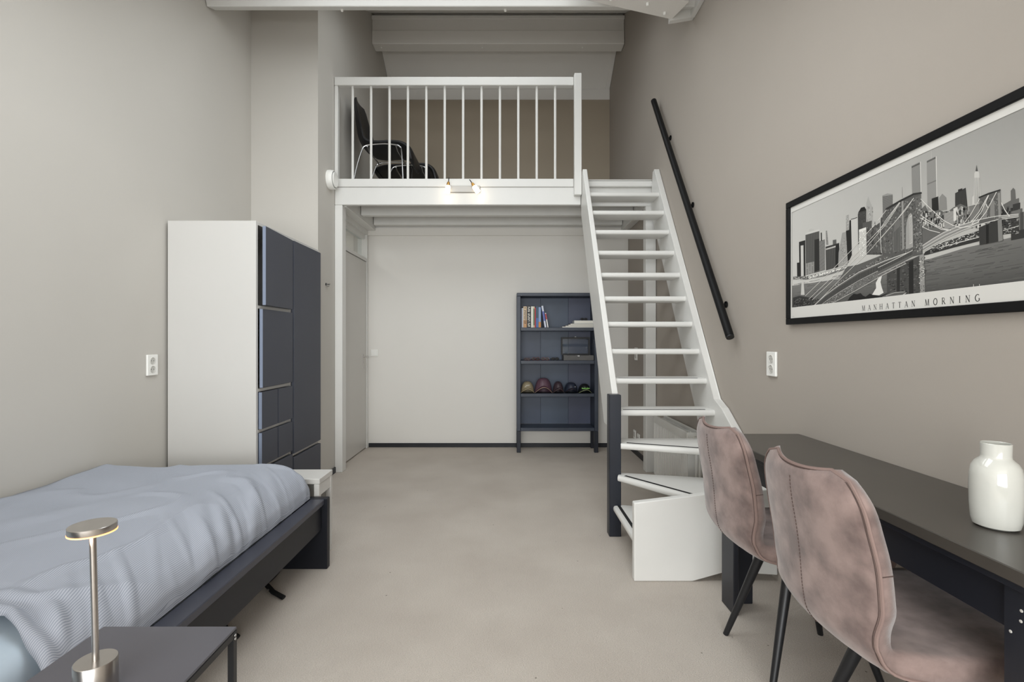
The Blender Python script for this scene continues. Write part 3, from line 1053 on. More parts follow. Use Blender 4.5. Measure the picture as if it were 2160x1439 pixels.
# ------------------------------------------------------------------ upholstered chairs
def shell(profile, widths, thick, curve, NT=46, NU=17, top_round=.13, end_round=.10, top_pow=2.4, fw0=.62, edge=.25, ear=0.0):
    """closed upholstered shell following a side profile (x,z) from the top of the back to the front of the seat.
    widths / thick / curve: lists of (t, value). Returns bmesh, outer grid, inner grid"""
    def lerp(tab, t):
        for (a, va), (b, vb) in zip(tab, tab[1:]):
            if t <= b:
                k = (t - a) / (b - a) if b > a else 0
                k = k * k * (3 - 2 * k)
                return va + (vb - va) * k
        return tab[-1][1]
    pts = catmull([(p[0], 0, p[1]) for p in profile], NT)
    bm_ = BM()
    rings, outer, inner = [], [], []
    for i, p in enumerate(pts):
        t = i / (NT - 1)
        d = (pts[min(i + 1, NT - 1)] - pts[max(i - 1, 0)]).normalized()
        n = Vector((-d.z, 0, d.x))
        # normal pointing to the sitter: forward on the back, up on the seat
        if n.x + n.z < 0:
            n = -n
        wdt = lerp(widths, t)
        th = lerp(thick, t)
        cv = lerp(curve, t)
        f = 1
        if t < top_round:
            f = max(.0, 1 - (1 - t / top_round) ** top_pow) ** (1 / top_pow)
        if t > 1 - end_round:
            f = max(.0, 1 - (1 - (1 - t) / end_round) ** 2.6) ** (1 / 2.6)
        fw = (fw0 if t < .5 else .62) + (1 - (fw0 if t < .5 else .62)) * f
        ft = .25 + .75 * f
        ro, ri = [], []
        for k in range(NU):
            u = -1 + 2 * k / (NU - 1)
            off = cv * abs(u) ** 2.2
            base_ = p + n * off + Vector((0, wdt * fw * u, ear * u * u * max(0, 1 - t / .12)))
            e = (1 - abs(u) ** 8) ** .5 if abs(u) < 1 else 0
            ro.append(bm_.verts.new(base_ - n * th * .5 * ft * (edge + (1 - edge) * e)))
            ri.append(bm_.verts.new(base_ + n * th * .5 * ft * (edge + (1 - edge) * e)))
        rings.append(ro + ri[::-1])
        outer.append([v.co.copy() for v in ro])
        inner.append([v.co.copy() for v in ri])
    m = len(rings[0])
    for a, b in zip(rings, rings[1:]):
        for k in range(m):
            bm_.faces.new((a[k], a[(k + 1) % m], b[(k + 1) % m], b[k]))
    for r in (rings[0], rings[-1]):
        h_ = m // 2
        for k in range(h_ - 1):
            bm_.faces.new((r[k], r[k + 1], r[m - 2 - k], r[m - 1 - k]))
    return bm_, outer, inner


def make_suede_chair():
    t_ = thing('dining_chair', '', 'chair', (0, 0, 0), group='suede chairs at the desk')
    prof = [(-.090, .868), (-.078, .79), (-.064, .71), (-.054, .63), (-.046, .555), (-.030, .497), (.020, .466), (.11, .460), (.24, .462), (.36, .470), (.425, .462), (.445, .445)]
    W = [(0, .196), (.08, .208), (.20, .217), (.30, .212), (.40, .194), (.50, .192), (.66, .212), (.88, .215), (1, .205)]
    TH = [(0, .034), (.2, .036), (.45, .042), (.6, .065), (.9, .065), (1, .05)]
    CV = [(0, .034), (.12, .038), (.30, .042), (.45, .030), (.55, .014), (.75, .008), (1, -.005)]
    bm_, outer, inner = shell(prof, W, TH, CV, NT=60, top_round=.115, fw0=.66, top_pow=2.0, edge=.8, ear=.011)
    q_ = obj('shell', bm_, 'suede', t_, world=False)
    q_.data.polygons.foreach_set('use_smooth', [True] * len(q_.data.polygons))
    # double piping round the rim of the back
    n = len(outer)
    rim = [outer[i][0].lerp(inner[i][0], .05) for i in range(int(n * .62), 0, -1)]
    rim += [outer[0][k].lerp(inner[0][k], .3) for k in range(1, len(outer[0]) - 1)]
    rim += [outer[i][-1].lerp(inner[i][-1], .05) for i in range(1, int(n * .62))]
    obj('piping', tube(BM(), rim, .0042, 6), 'suede_piping', t_, world=False, smooth=True)
    rim2 = [p + Vector((-.0035, 0, .0)) for p in rim]
    rim2 = [Vector((p.x, p.y * .972, p.z - (.004 if abs(p.y) < .17 and p.z > .8 else 0))) for p in rim2]
    obj('rim_seam', tube(BM(), rim2, .0018, 5), 'suede_seam', t_, world=False, smooth=True)
    # stitched seams down the back
    for k in (8,):
        bm_ = BM()
        ln = [outer[i][k] + Vector((-.0008, 0, -.0004)) for i in range(2, int(n * .50))]
        dens = catmull(ln, 130)
        for i in range(0, 128, 3):
            tube(bm_, [dens[i], dens[i + 1], dens[min(129, i + 2)]], .0012, 4)
        obj('stitched_seam', bm_, 'suede_seam', t_, world=False)
    # side seam across the wing
    for s_ in (0, -1):
        i = int(n * .22)
        obj('wing_seam', tube(BM(), [outer[i][s_], outer[i][s_].lerp(inner[i][s_], .5), inner[i][s_]], .0014, 5), 'suede_seam', t_, world=False)
    # leg cross frame and four tapered legs
    bm_ = BM()
    box(bm_, .10, .36, -.10, .10, .405, .420, .003)
    obj('leg_frame', bm_, 'black_metal', t_, world=False)
    for x0, x1 in ((.165, .045), (.305, .425)):
        for s_ in (1, -1):
            a = Vector((x0, .075 * s_, .428))
            b = Vector((x1, .172 * s_, .001))
            obj('leg', tube(BM(), [a, a.lerp(b, .5), b], .0195, 16, r1=.0105), 'black_metal', t_, world=False, smooth=True)
    return t_


ch = make_suede_chair()
ch.location = (.815, 1.255, 0)
ch['label'] = 'mauve brown suede shell chair nearest the camera, its seat pushed under the desk'
dup(ch, (.825, 1.805, 0), 0, 'mauve brown suede shell chair nearer the stair, at the far end of the desk')


# ------------------------------------------------------------------ loft chairs
def make_loft_chair():
    t_ = thing('loft_chair', '', 'chair', (0, 0, 0))
    prof = [(-.175, .885), (-.165, .76), (-.150, .62), (-.125, .50), (-.06, .425), (.06, .405), (.20, .415), (.30, .405), (.365, .35), (.385, .24)]
    W = [(0, .20), (.2, .225), (.5, .225), (1, .225)]
    TH = [(0, .035), (.3, .05), (.6, .06), (1, .05)]
    CV = [(0, .02), (.3, .06), (.5, .02), (1, 0)]
    bm_, _, _ = shell(prof, W, TH, CV, NT=40, NU=13)
    obj('shell', bm_, 'black_leather', t_, world=False, smooth=True)
    for s_ in (-1, 1):
        y = .235 * s_
        pts = [(-.16, y, .001), (-.115, y, .20), (-.068, y, .345), (-.035, y, .378), (.02, y, .388), (.14, y, .396), (.25, y, .385), (.285, y, .365), (.30, y, .32), (.315, y, .001)]
        obj('side_frame', tube(BM(), catmull(pts, 40), .007, 8), 'chrome', t_, world=False, smooth=True)
    for x, z in ((-.02, .352), (.25, .352)):
        obj('cross_tube', tube(BM(), [(x, -.235, z + .02), (x, -.18, z), (x, .18, z), (x, .235, z + .02)], .008, 8), 'chrome', t_, world=False, smooth=True)
    return t_


lc = make_loft_chair()
lc.location = (-1.30, 4.84, ZL)
lc['label'] = 'black chair with chrome tube frame on the loft behind the spindles'


def make_backless_loft_chair():  # stands for the second loft chair, built low without its back
    t_ = thing('backless_loft_chair', 'second black chrome framed chair, built low and backless, farther back on the loft, half hidden by the fascia', 'footstool', (-1.16, 5.40, ZL))
    prof = [(-.26, .33), (-.22, .372), (-.12, .398), (.06, .405), (.20, .415), (.30, .405), (.365, .35), (.40, .22)]
    W = [(0, .225), (1, .225)]
    bm_, _, _ = shell(prof, W, [(0, .05), (1, .05)], [(0, 0), (1, 0)], NT=36, NU=13)
    obj('cushion', bm_, 'black_leather', t_, world=False, smooth=True)
    for s_ in (-1, 1):
        y = .235 * s_
        pts_ = [(-.16, y, .001), (-.115, y, .20), (-.068, y, .345), (-.035, y, .378), (.02, y, .388), (.14, y, .396), (.25, y, .385), (.285, y, .365), (.30, y, .32), (.315, y, .001)]
        obj('side_frame', tube(BM(), catmull(pts_, 40), .007, 8), 'chrome', t_, world=False, smooth=True)
    for x_ in (-.02, .25):
        obj('cross_tube', tube(BM(), [(x_, -.235, .372), (x_, -.18, .352), (x_, .18, .352), (x_, .235, .372)], .007, 8), 'chrome', t_, world=False, smooth=True)


make_backless_loft_chair()

# ------------------------------------------------------------------ bookcase
bk = thing('bookcase', 'dark blue wooden bookcase on legs against the white back wall', 'bookcase', (.51, 5.3, 0))
sx0, sx1, sy0, sy1 = .085, .940, 5.17, 5.43
boxo('side_panel', 'navy_edge', bk, sx0, sx0 + .04, sy0, sy1, .226, 1.643, .003)
boxo('side_panel', 'navy_edge', bk, sx1 - .04, sx1, sy0, sy1, .226, 1.643, .003)
boxo('top_panel', 'navy_edge', bk, sx0, sx1, sy0, sy1, 1.644, 1.678, .003)
SH = {}
for nm, za, zb in (('a', 1.279, 1.314), ('b', .931, .968), ('c', .586, .622), ('d', .226, .262)):
    boxo('shelf', 'navy_edge', bk, sx0 + .041, sx1 - .041, sy0 + .001, sy1 - .012, za, zb, .003)
    SH[nm] = zb
xs_ = [sx0 + .041, .35, .655, sx1 - .041]
for k in range(3):
    boxo('back_board', ('shelf_blue', 'shelf_blue_pale', 'shelf_blue_violet')[k], bk, xs_[k] + .0008, xs_[k + 1] - .0008, sy1 - .011 - .003 * (k % 2), sy1 - .001, .263, 1.643, .001)
for x in (sx0, sx1 - .042):
    for y in (sy0, sy1 - .042):
        boxo('leg', 'navy_paint', bk, x, x + .042, y, y + .042, 0, .2255, .003)

PX = lambda px, y: (px - 1073) * y / F
BY = 5.185


def bookm(name, rgb):
    if name not in MATS:
        mat(name, rgb, .5, var=.03, vscale=30)
    return name


mat('paper_white', (235, 232, 222), .8)
BOOKS = [
    # x0,x1 (zoom px/10.28+1080), height px, spine colour, band colour (z0,z1), lean, label
    (190, 216, 40.5, (74, 76, 88), None, 0, 'thin dark grey book at the left end of the top shelf row'),
    (218, 244, 41, (205, 210, 220), None, 0, 'thin pale grey book left of the beige paperback'),
    (247, 321, 44.5, (214, 190, 158), (.0, .35, (198, 150, 104)), 0, 'beige and orange paperback with dark spine print'),
    (325, 410, 46.5, (22, 24, 32), None, 0, 'thick black book with white spine lettering'),
    (413, 462, 44.5, (228, 226, 214), None, 0, 'white book right of the black one'),
    (464, 490, 44.5, (222, 204, 170), (.1, .9, (90, 120, 84)), 0, 'slim cream book with a green stripe'),
    (492, 517, 42, (182, 44, 50), None, 0, 'slim red book between cream and blue books'),
    (520, 573, 44, (72, 108, 170), (.45, 1.0, (52, 84, 104)), 0, 'blue book right of the red one'),
    (576, 628, 43, (140, 160, 196), (.0, .28, (206, 136, 62)), 0, 'pale blue and orange book beside the leaning books'),
    (708, 746, 46, (214, 218, 232), (.3, .75, (92, 104, 176)), -.15, 'tall white and blue book leaning left on the top shelf'),
    (768, 792, 31, (236, 232, 230), (.55, .95, (196, 40, 60)), -.17, 'short white and red booklet leaning at the right end of the row'),
]
for k, (a, b, hp, rgb, band, lean, lab) in enumerate(BOOKS):
    y = BY + .004 * ((k * 3) % 4)
    x0, x1 = PX(1080 + a / 10.28, y), PX(1080 + b / 10.28, y)
    h_ = hp * y / F
    z = SH['a'] + .0005
    t_ = thing('book', lab, 'book', ((x0 + x1) / 2, y, z), group='books standing on the top shelf')
    nm = bookm('book_cover_%d' % k, rgb)
    wv_ = (x1 - x0) / 2 - .0003
    M = Matrix.Rotation(lean, 4, 'Y')
    lift = wv_ * abs(math.sin(lean))
    def put(name, bmx, m_, par):
        bmesh.ops.transform(bmx, matrix=Matrix.Translation((0, 0, lift)) @ M, verts=bmx.verts)
        return obj(name, bmx, m_, par, world=False)
    bmx = BM()
    cv_ = min(.0025, wv_ * .35)
    box(bmx, -wv_, wv_, 0, cv_, 0, h_, 0)
    box(bmx, -wv_, -wv_ + cv_, cv_, .15, 0, h_, 0)
    box(bmx, wv_ - cv_, wv_, cv_, .15, 0, h_, 0)
    cvr = put('cover', bmx, nm, t_)
    put('pages', box(BM(), -wv_ + cv_, wv_ - cv_, cv_, .147, .002, h_ - .003, 0), 'paper_white', t_)
    if band:
        put('spine_band', box(BM(), -wv_ + .0003, wv_ - .0003, -.0006, .0, h_ * band[0] + .001, h_ * band[1] - .001, 0), bookm('book_band_%d' % k, band[2]), cvr)
    if k == 2:
        bmx = BM()
        for q in range(11):
            zz = h_ * (.18 + .062 * q)
            box(bmx, -wv_ * (.55 if q % 3 else .35), wv_ * .5, -.0010, -.0002, zz, zz + h_ * .028, 0)
        lathe(bmx, [(0, -.0010), (.006, -.0010), (.006, -.0002)], 0, 0, h_ * .93, 10, 'y')
        put('spine_print', bmx, 'black_plastic', cvr)
    if k == 3:
        bmx = BM()
        rnd = random.Random(4)
        for q in range(15):
            zz = h_ * (.04 + .061 * q)
            if q in (3, 10):
                continue
            box(bmx, -wv_ * .55, wv_ * .55, -.0008, -.0001, zz, zz + h_ * .014, 0)
            box(bmx, -wv_ * .55 if q % 2 else wv_ * .25, -wv_ * .2 if q % 2 else wv_ * .55, -.0008, -.0001, zz + h_ * .014, zz + h_ * .044, 0)
            if q % 3 != 1:
                box(bmx, -wv_ * .55, wv_ * .55, -.0008, -.0001, zz + h_ * .036, zz + h_ * .046, 0)
        put('spine_print', bmx, 'paper_white', cvr)

# flat pile at the right of the top shelf
PILE = [
    (1090, 1815, 712, 731, (226, 224, 216), .20, 'wide white magazine at the bottom of the flat pile'),
    (1160, 1795, 690, 711, (120, 104, 100), .19, 'brown grey magazine second from the bottom of the flat pile'),
    (1225, 1792, 668, 689, (206, 202, 194), .18, 'pale grey magazine in the middle of the flat pile'),
    (1265, 1775, 643, 667, (86, 84, 84), .17, 'dark covered magazine under the white box book'),
    (1350, 1770, 576, 641, (222, 222, 218), .15, 'thick white book on top of the flat pile'),
]
z = SH['a'] + .0005
for k, (a, b, ya, yb, rgb, dep, lab) in enumerate(PILE):
    y = BY + .002 + k * .004
    x0, x1 = PX(1080 + a / 10.28, y), min(PX(1080 + b / 10.28, y), sx1 - .046)
    h_ = (yb - ya) / 10.28 * y / F
    t_ = thing('magazine' if k < 4 else 'book', lab, 'magazine' if k < 4 else 'book', ((x0 + x1) / 2, y, z), group='flat pile on the top shelf')
    c_ = h_ * .16
    nm = bookm('pile_cover_%d' % k, rgb)
    wv_ = (x1 - x0) / 2
    bmx = BM()
    box(bmx, -wv_, wv_, 0, dep, 0, c_, 0)
    box(bmx, -wv_, wv_, 0, dep, h_ - c_, h_, 0)
    box(bmx, -wv_, -wv_ + c_, 0, dep, c_, h_ - c_, 0)
    obj('cover', bmx, nm, t_, world=False)
    obj('pages', box(BM(), -wv_ + c_, wv_ - .002, .001, dep - .001, c_, h_ - c_, 0), 'paper_white', t_, world=False)
    z += h_ + .0004
pile_top = z


# sunglasses
def sunglasses(x, y, z_, rot, frame_m, label, w_=.062, grp='sunglasses on the second shelf'):
    t_ = thing('sunglasses', label, 'sunglasses', (x, y, z_), rot, grp)
    bm_ = BM()
    for s_ in (-1, 1):
        ring = [(s_ * w_ * .5 + .024 * math.cos(a), -.002 * math.cos(a), .0175 + .0165 * math.sin(a)) for a in [2 * math.pi * k / 16 for k in range(16)]]
        tube(bm_, ring, .0022, 6, closed=True)
    tube(bm_, [(-.010, 0, .022), (0, -.002, .025), (.010, 0, .022)], .0018, 6)
    obj('rim', bm_, frame_m, t_, world=False, smooth=True)
    for s_ in (-1, 1):
        bm_ = BM()
        lathe(bm_, [(0, .001), (.0225, .0005), (.0225, -.0005), (0, -.001)], 0, 0, 0, 16, 'y')
        bmesh.ops.scale(bm_, vec=(1, 1, .7), verts=bm_.verts)
        bmesh.ops.translate(bm_, vec=(s_ * w_ * .5, 0, .0175), verts=bm_.verts)
        obj('lens', bm_, 'black_plastic', t_, world=False, smooth=True)
        obj('temple', tube(BM(), [(s_ * (w_ * .5 + .024), 0, .022), (s_ * (w_ * .5 + .022), .05, .020), (s_ * (w_ * .5 + .012), .10, .010), (s_ * (w_ * .5 + .008), .12, .003)], .002, 6), frame_m, t_, world=False, smooth=True)
    return t_


mat('tortoise_red', (104, 34, 28), .25, var=.3, vscale=60)
GL = [(1106, 'tortoise_red', 'small red rimmed sunglasses at the left end of the second shelf', -.15),
      (1130, 'tortoise_red', 'dark red tortoise sunglasses on the second shelf', .1),
      (1150, 'tortoise_red', 'brown red sunglasses beside the black pair', -.1),
      (1171, 'black_plastic', 'black sunglasses left of the open glasses box', .12)]
for k, (px, fm, lab, rot) in enumerate(GL):
    y = 5.20 + .012 * (k % 2)
    g = sunglasses(PX(px, y) + (.03 if k == 0 else 0), y, SH['b'] + .001, rot, fm, lab, .048 if k else .044)
    g.scale = (.86 if k else .7,) * 3
g = sunglasses(PX(1232, 5.22), 5.225, pile_top + .001, .1, 'black_plastic', 'black sunglasses lying on the white book of the top shelf', .05, None)
g.scale = (.75, .9, .75)

# open glasses case with glass lid
gb = thing('glasses_case', 'open grey display case with framed glass lid on the second shelf', 'case', (.77, 5.25, SH['b']))
cx0, cx1 = PX(1189, 5.19), PX(1253, 5.19) - .003
cz = SH['b'] + .001
mat('case_grey', (92, 90, 88), .6, var=.05, vscale=20)
bm = BM()
box(bm, cx0, cx1, 5.19, 5.196, cz, cz + .052, 0)
box(bm, cx0, cx1, 5.354, 5.36, cz, cz + .052, 0)
box(bm, cx0, cx0 + .006, 5.196, 5.354, cz, cz + .052, 0)
box(bm, cx1 - .006, cx1, 5.196, 5.354, cz, cz + .052, 0)
box(bm, cx0 + .006, cx1 - .006, 5.196, 5.354, cz, cz + .006, 0)
obj('tray', bm, 'case_grey', gb)
lx0, lx1, lz0, lz1 = PX(1183.5, 5.365), PX(1244, 5.365), cz + .052, cz + .245
bm = BM()
box(bm, lx0, lx0 + .016, 5.362, 5.374, lz0, lz1, 0)
box(bm, lx1 - .016, lx1, 5.362, 5.374, lz0, lz1, 0)
box(bm, lx0 + .016, lx1 - .016, 5.362, 5.374, lz1 - .018, lz1, 0)
box(bm, lx0 + .016, lx1 - .016, 5.362, 5.374, lz0, lz0 + .014, 0)
lid = obj('lid_frame', bm, 'black_plastic', gb)
boxo('lid_pane', 'lid_glass', lid, lx0 + .016, lx1 - .016, 5.366, 5.369, lz0 + .014, lz1 - .018, 0)
boxo('lid_clasp', 'chrome', lid, (lx0 + lx1) / 2 - .012, (lx0 + lx1) / 2 + .010, 5.360, 5.368, lz1, lz1 + .008, .002)
boxo('catch', 'chrome', gb, (cx0 + cx1) / 2 - .014, (cx0 + cx1) / 2 + .014, 5.186, 5.1905, cz + .038, cz + .054, .002)
for k, px in enumerate((1203, 1232)):
    g = sunglasses(PX(px, 5.26) + .005, 5.225 + .03 * k, cz + .032, 0, 'black_plastic', ['black glasses in the left half of the open case', 'black glasses in the right half of the open case'][k], .05, 'glasses in the open case')
    g.scale = (.9, .7, .9)


# caps
def cap(px0, px1, ptop, rgb, brim_rgb, label, rot=0.0, peak=0.0, trim=None, brim=True):
    y = 5.265
    s_ = F / (y - .07)
    x0, x1 = (px0 - 1073) / s_, (px1 - 1073) / s_
    h_ = (829.5 - ptop) / s_
    cx, rx = (x0 + x1) / 2, (x1 - x0) / 2 * .975
    t_ = thing('baseball_cap', label, 'cap', (cx, y, SH['c'] + .001), rot, 'caps on the third shelf')
    nm = bookm('cap_' + label.split()[0] + str(int(px0)), rgb)
    nb = bookm('brim_' + label.split()[0] + str(int(px0)), brim_rgb)
    bm_ = BM()
    NU_, NV_ = 24, 9
    rings = []
    for j in range(NV_ + 1):
        e = j / NV_ * math.pi / 2
        r_ = math.cos(e) ** .62
        z_ = math.sin(e) * h_
        if j == NV_:
            rings.append([bm_.verts.new((0, 0, h_))])
            continue
        rr = []
        for i in range(NU_):
            a = 2 * math.pi * i / NU_
            fr = max(0, -math.sin(a))
            ar = h_ * .48 * (1 - abs(math.cos(a)) ** 1.8) * min(1, fr * 2.2) if brim else 0
            zz_ = ar + z_ * (1 - ar / h_)
            rr.append(bm_.verts.new((rx * r_ * math.cos(a) * (1 - peak * .25 * math.sin(e)), .085 * r_ * math.sin(a), zz_)))
        rings.append(rr)
    for a, b in zip(rings, rings[1:]):
        for i in range(NU_):
            if len(b) == 1:
                bm_.faces.new((a[i], a[(i + 1) % NU_], b[0]))
            else:
                bm_.faces.new((a[i], a[(i + 1) % NU_], b[(i + 1) % NU_], b[i]))
    cr = obj('crown', bm_, nm, t_, world=False, smooth=True)
    obj('button', lathe(BM(), [(0, h_ + .003), (.004, h_ + .002), (.005, h_ - .002)], 0, 0, 0, 10), nm, cr, world=False, smooth=True)
    for a in (-.55, 0, .55):
        pts_ = []
        for j in range(0, 9):
            e = j / 8.6 * math.pi / 2
            r_ = math.cos(e) ** .62
            ar = h_ * .48 * (1 - abs(math.sin(a)) ** 1.8) * min(1, max(0, math.cos(a)) * 2.2) if brim else 0
            pts_.append((rx * r_ * math.sin(a) * (1 - peak * .25 * math.sin(e)) * 1.004, -.085 * r_ * math.cos(a) * 1.004, ar + math.sin(e) * h_ * (1 - ar / h_) + .0006))
        obj('panel_seam', tube(BM(), pts_, .0012, 4), nb, cr, world=False)
    if brim:
        bm_ = BM()
        g0, g1 = [], []
        N = 16
        edge = []
        for j in range(6):
            v = j / 5
            r0, r1 = [], []
            for i in range(N + 1):
                u = -1 + 2 * i / N
                xx = rx * .97 * u
                yb = -.080 * math.sqrt(max(0, 1 - (u * .90) ** 2))
                yy = yb - v * .062 * (1 - .60 * u * u)
                zz = h_ * .48 * (1 - abs(u) ** 1.8) * (1 - .14 * v) + .0015
                r0.append(bm_.verts.new((xx, yy, zz)))
                r1.append(bm_.verts.new((xx, yy, zz + .004)))
                if j == 5:
                    edge.append((xx, yy - .001, zz + .002))
            g0.append(r0)
            g1.append(r1)
        for j in range(5):
            for i in range(N):
                bm_.faces.new((g0[j][i], g0[j][i + 1], g0[j + 1][i + 1], g0[j + 1][i]))
                bm_.faces.new((g1[j][i], g1[j + 1][i], g1[j + 1][i + 1], g1[j][i + 1]))
        for i in range(N):
            bm_.faces.new((g0[5][i], g0[5][i + 1], g1[5][i + 1], g1[5][i]))
            bm_.faces.new((g0[0][i], g1[0][i], g1[0][i + 1], g0[0][i + 1]))
        for j in range(5):
            bm_.faces.new((g0[j][0], g0[j + 1][0], g1[j + 1][0], g1[j][0]))
            bm_.faces.new((g0[j][N], g1[j][N], g1[j + 1][N], g0[j + 1][N]))
        b_ = obj('brim', bm_, nb, t_, world=False, smooth=True)
        if trim:
            obj('brim_edge', tube(BM(), edge, .0024, 5), bookm('trim_%d' % px0, trim), b_, world=False, smooth=True)
    return t_, rx, h_


mat('stitch_white', (222, 220, 214), .7)
mat('stitch_green', (150, 220, 110), .6)
t1, rx, h_ = cap(1098, 1128, 806, (150, 138, 112), (140, 128, 104), 'khaki baseball cap with white stitching at the left of the third shelf', 0, .3, (206, 190, 152))
obj('stitching', tube(BM(), [(-.028, -.082, h_ * .56), (-.010, -.088, h_ * .70), (.012, -.086, h_ * .72), (.02, -.082, h_ * .74)], .003, 5), 'stitch_white', t1, world=False)
cap(1128, 1166, 798.5, (92, 66, 78), (78, 46, 58), 'large plum coloured baseball cap second from the left', 0, .1, (186, 160, 140))
cap(1166.5, 1191, 806, (66, 52, 58), (52, 42, 48), 'small dark aubergine baseball cap in the middle of the row', 0, .5, (112, 92, 92))
t4, rx, h_ = cap(1191.5, 1220.5, 808, (40, 46, 62), (46, 36, 46), 'navy blue baseball cap second from the right', 0, .0)
obj('badge', tube(BM(), [(.030, -.074, h_ * .62), (.042, -.066, h_ * .62)], .0022, 5), 'stitch_white', t4, world=False)
t5, rx, h_ = cap(1221, 1248.5, 811, (20, 22, 24), (18, 20, 22), 'black baseball cap with bright green lettering at the right end', 0, .4, (176, 186, 140))
bm = BM()
for q in range(9):
    x = -.038 + q * .0092
    yy = -.083 * math.sqrt(max(0, 1 - (x / .085) ** 2)) - .003
    box(bm, x, x + .0065, yy - .004, yy + .004, h_ * .50, h_ * .50 + (.009 if q % 3 else .013), 0)
obj('lettering', bm, 'stitch_green', t5, world=False)

# ------------------------------------------------------------------ framed print
pf = thing('framed_print', 'large black framed black and white panorama print of a city skyline with bridge', 'framed print', (XR, 1.6, 1.25))
FY0, FY1, FZ0, FZ1 = .875, 2.311, 1.253, 1.822
fw_ = .031
boxo('frame_bar', 'frame_black', pf, XR - .022, XR - .001, FY0, FY1, FZ0, FZ0 + .028, .002)
boxo('frame_bar', 'frame_black', pf, XR - .022, XR - .001, FY0, FY1, FZ1 - .028, FZ1, .002)
boxo('frame_bar', 'frame_black', pf, XR - .022, XR - .001, FY0, FY0 + .028, FZ0 + .028, FZ1 - .028, .002)
boxo('frame_bar', 'frame_black', pf, XR - .022, XR - .001, FY1 - .028, FY1, FZ0 + .028, FZ1 - .028, .002)
boxo('backing', 'print_border', pf, XR - .012, XR - .001, FY0 + .028, FY1 - .028, FZ0 + .028, FZ1 - .028, 0)


class Print:
    """flat ink: thin polygons stacked on the paper, u = distance from the frame's left edge, v = height"""

    def __init__(self):
        self.v, self.f, self.c = [], [], []
        self.layer = 0
        self.loop = None

    def poly(self, uv, g, step=True):
        if self.loop is not None:
            self.loop += 1
            x = XR - .0122 - (self.layer + 1 + self.loop % 9) * 4e-6
        else:
            if step:
                self.layer += 1
            x = XR - .0122 - self.layer * 4e-6
        i0 = len(self.v)
        cs = g if isinstance(g, list) else [g] * len(uv)
        for (u, v_), c_ in zip(uv, cs):
            self.v.append((x, FY1 - u, v_))
            self.c.append(c_)
        self.f.append(list(range(i0, i0 + len(uv))))

    def begin(self):
        self.loop = 0

    def end(self):
        self.loop = None
        self.layer += 10

    def line(self, pts, wd_, g):
        self.layer += 1
        for (a, b) in zip(pts, pts[1:]):
            du, dv = b[0] - a[0], b[1] - a[1]
            L = math.hypot(du, dv) or 1
            nx, ny = -dv / L * wd_ / 2, du / L * wd_ / 2
            self.poly([(a[0] + nx, a[1] + ny), (b[0] + nx, b[1] + ny), (b[0] - nx, b[1] - ny), (a[0] - nx, a[1] - ny)], g, False)

    def build(self, parent):
        me = bpy.data.meshes.new('print')
        me.from_pydata(self.v, [], self.f)
        ca = me.color_attributes.new('Col', 'FLOAT_COLOR', 'POINT')
        for k, g in enumerate(self.c):
            q_ = lin((g, g * .99, g * .965))
            ca.data[k].color = (*q_, 1)
        me.materials.append(MATS['printed_paper'])
        return obj('print', me, 'printed_paper', parent)


def wall_uv(px, py):
    y = F * XR / (px - 1073)
    return (FY1 - y, CAMZ + (718 - py) * y / F)


def A(x, y):
    return wall_uv(1660 + x / 5.535, 400 + y / 5.535)


def B(x, y):
    return wall_uv(1860 + x / 3.997, 300 + y / 3.997)


pr = Print()
rnd = random.Random(11)
UW = FY1 - FY0
u0, u1, v0, v1 = .036, UW - .036, 1.331, 1.770
# sky
NS = 12
for i in range(NS):
    a, b = u0 + (u1 - u0) * i / NS, u0 + (u1 - u0) * (i + 1) / NS
    f0, f1 = i / NS, (i + 1) / NS
    pr.poly([(a, v0), (b, v0), (b, v1), (a, v1)], [210 - 20 * f0, 210 - 20 * f1, 200 - 62 * f1, 200 - 62 * f0], False)
pr.layer += 1
# water
pr.poly([(u0, v0), (u1, v0), (u1, 1.455), (.9, 1.445), (.6, 1.415), (u0, 1.432)], [96, 76, 120, 116, 122, 128])
pr.begin()
for k in range(420):
    u = rnd.uniform(u0, u1 - .08)
    v = rnd.uniform(v0 + .002, 1.435)
    L = rnd.uniform(.01, .07)
    g = 104 + rnd.uniform(-12, 14) - 22 * (u / UW)
    pr.poly([(u, v), (u + L, v + .0006), (u + L, v + .0022), (u, v + .0016)], g)
pr.end()


def lerp2(p, q, t_):
    return (p[0] + (q[0] - p[0]) * t_, p[1] + (q[1] - p[1]) * t_)


def tower(fn, tl, tr, br, bl, g, stripe=None, n=0, gs=40, top=None):
    q = [fn(*p) for p in (tl, tr, br, bl)]
    pr.poly(q, g)
    pr.layer += 1
    if stripe == 'v':
        for k in range(n):
            t0 = (k + .25) / n
            t1 = (k + .75) / n
            pr.poly([lerp2(q[0], q[1], t0), lerp2(q[0], q[1], t1), lerp2(q[3], q[2], t1), lerp2(q[3], q[2], t0)], gs, False)
    if stripe == 'h':
        for k in range(n):
            t0 = (k + .2) / n
            t1 = (k + .62) / n
            pr.poly([lerp2(q[0], q[3], t0), lerp2(q[1], q[2], t0), lerp2(q[1], q[2], t1), lerp2(q[0], q[3], t1)], gs, False)
    if stripe == 'd':
        m_ = max(3, n // 3)
        for k in range(n):
            for j in range(m_):
                a0, a1 = (j + .2) / m_, (j + .7) / m_
                b0, b1 = (k + .2) / n, (k + .7) / n
                if rnd.random() < .12:
                    continue
                P_ = lambda s, t_: lerp2(lerp2(q[0], q[1], s), lerp2(q[3], q[2], s), t_)
                pr.poly([P_(a0, b0), P_(a1, b0), P_(a1, b1), P_(a0, b1)], gs + rnd.uniform(-12, 12), False)
    if top:
        pr.poly([q[0], q[1], lerp2(q[1], q[2], top[0]), lerp2(q[0], q[3], top[0])], top[1])


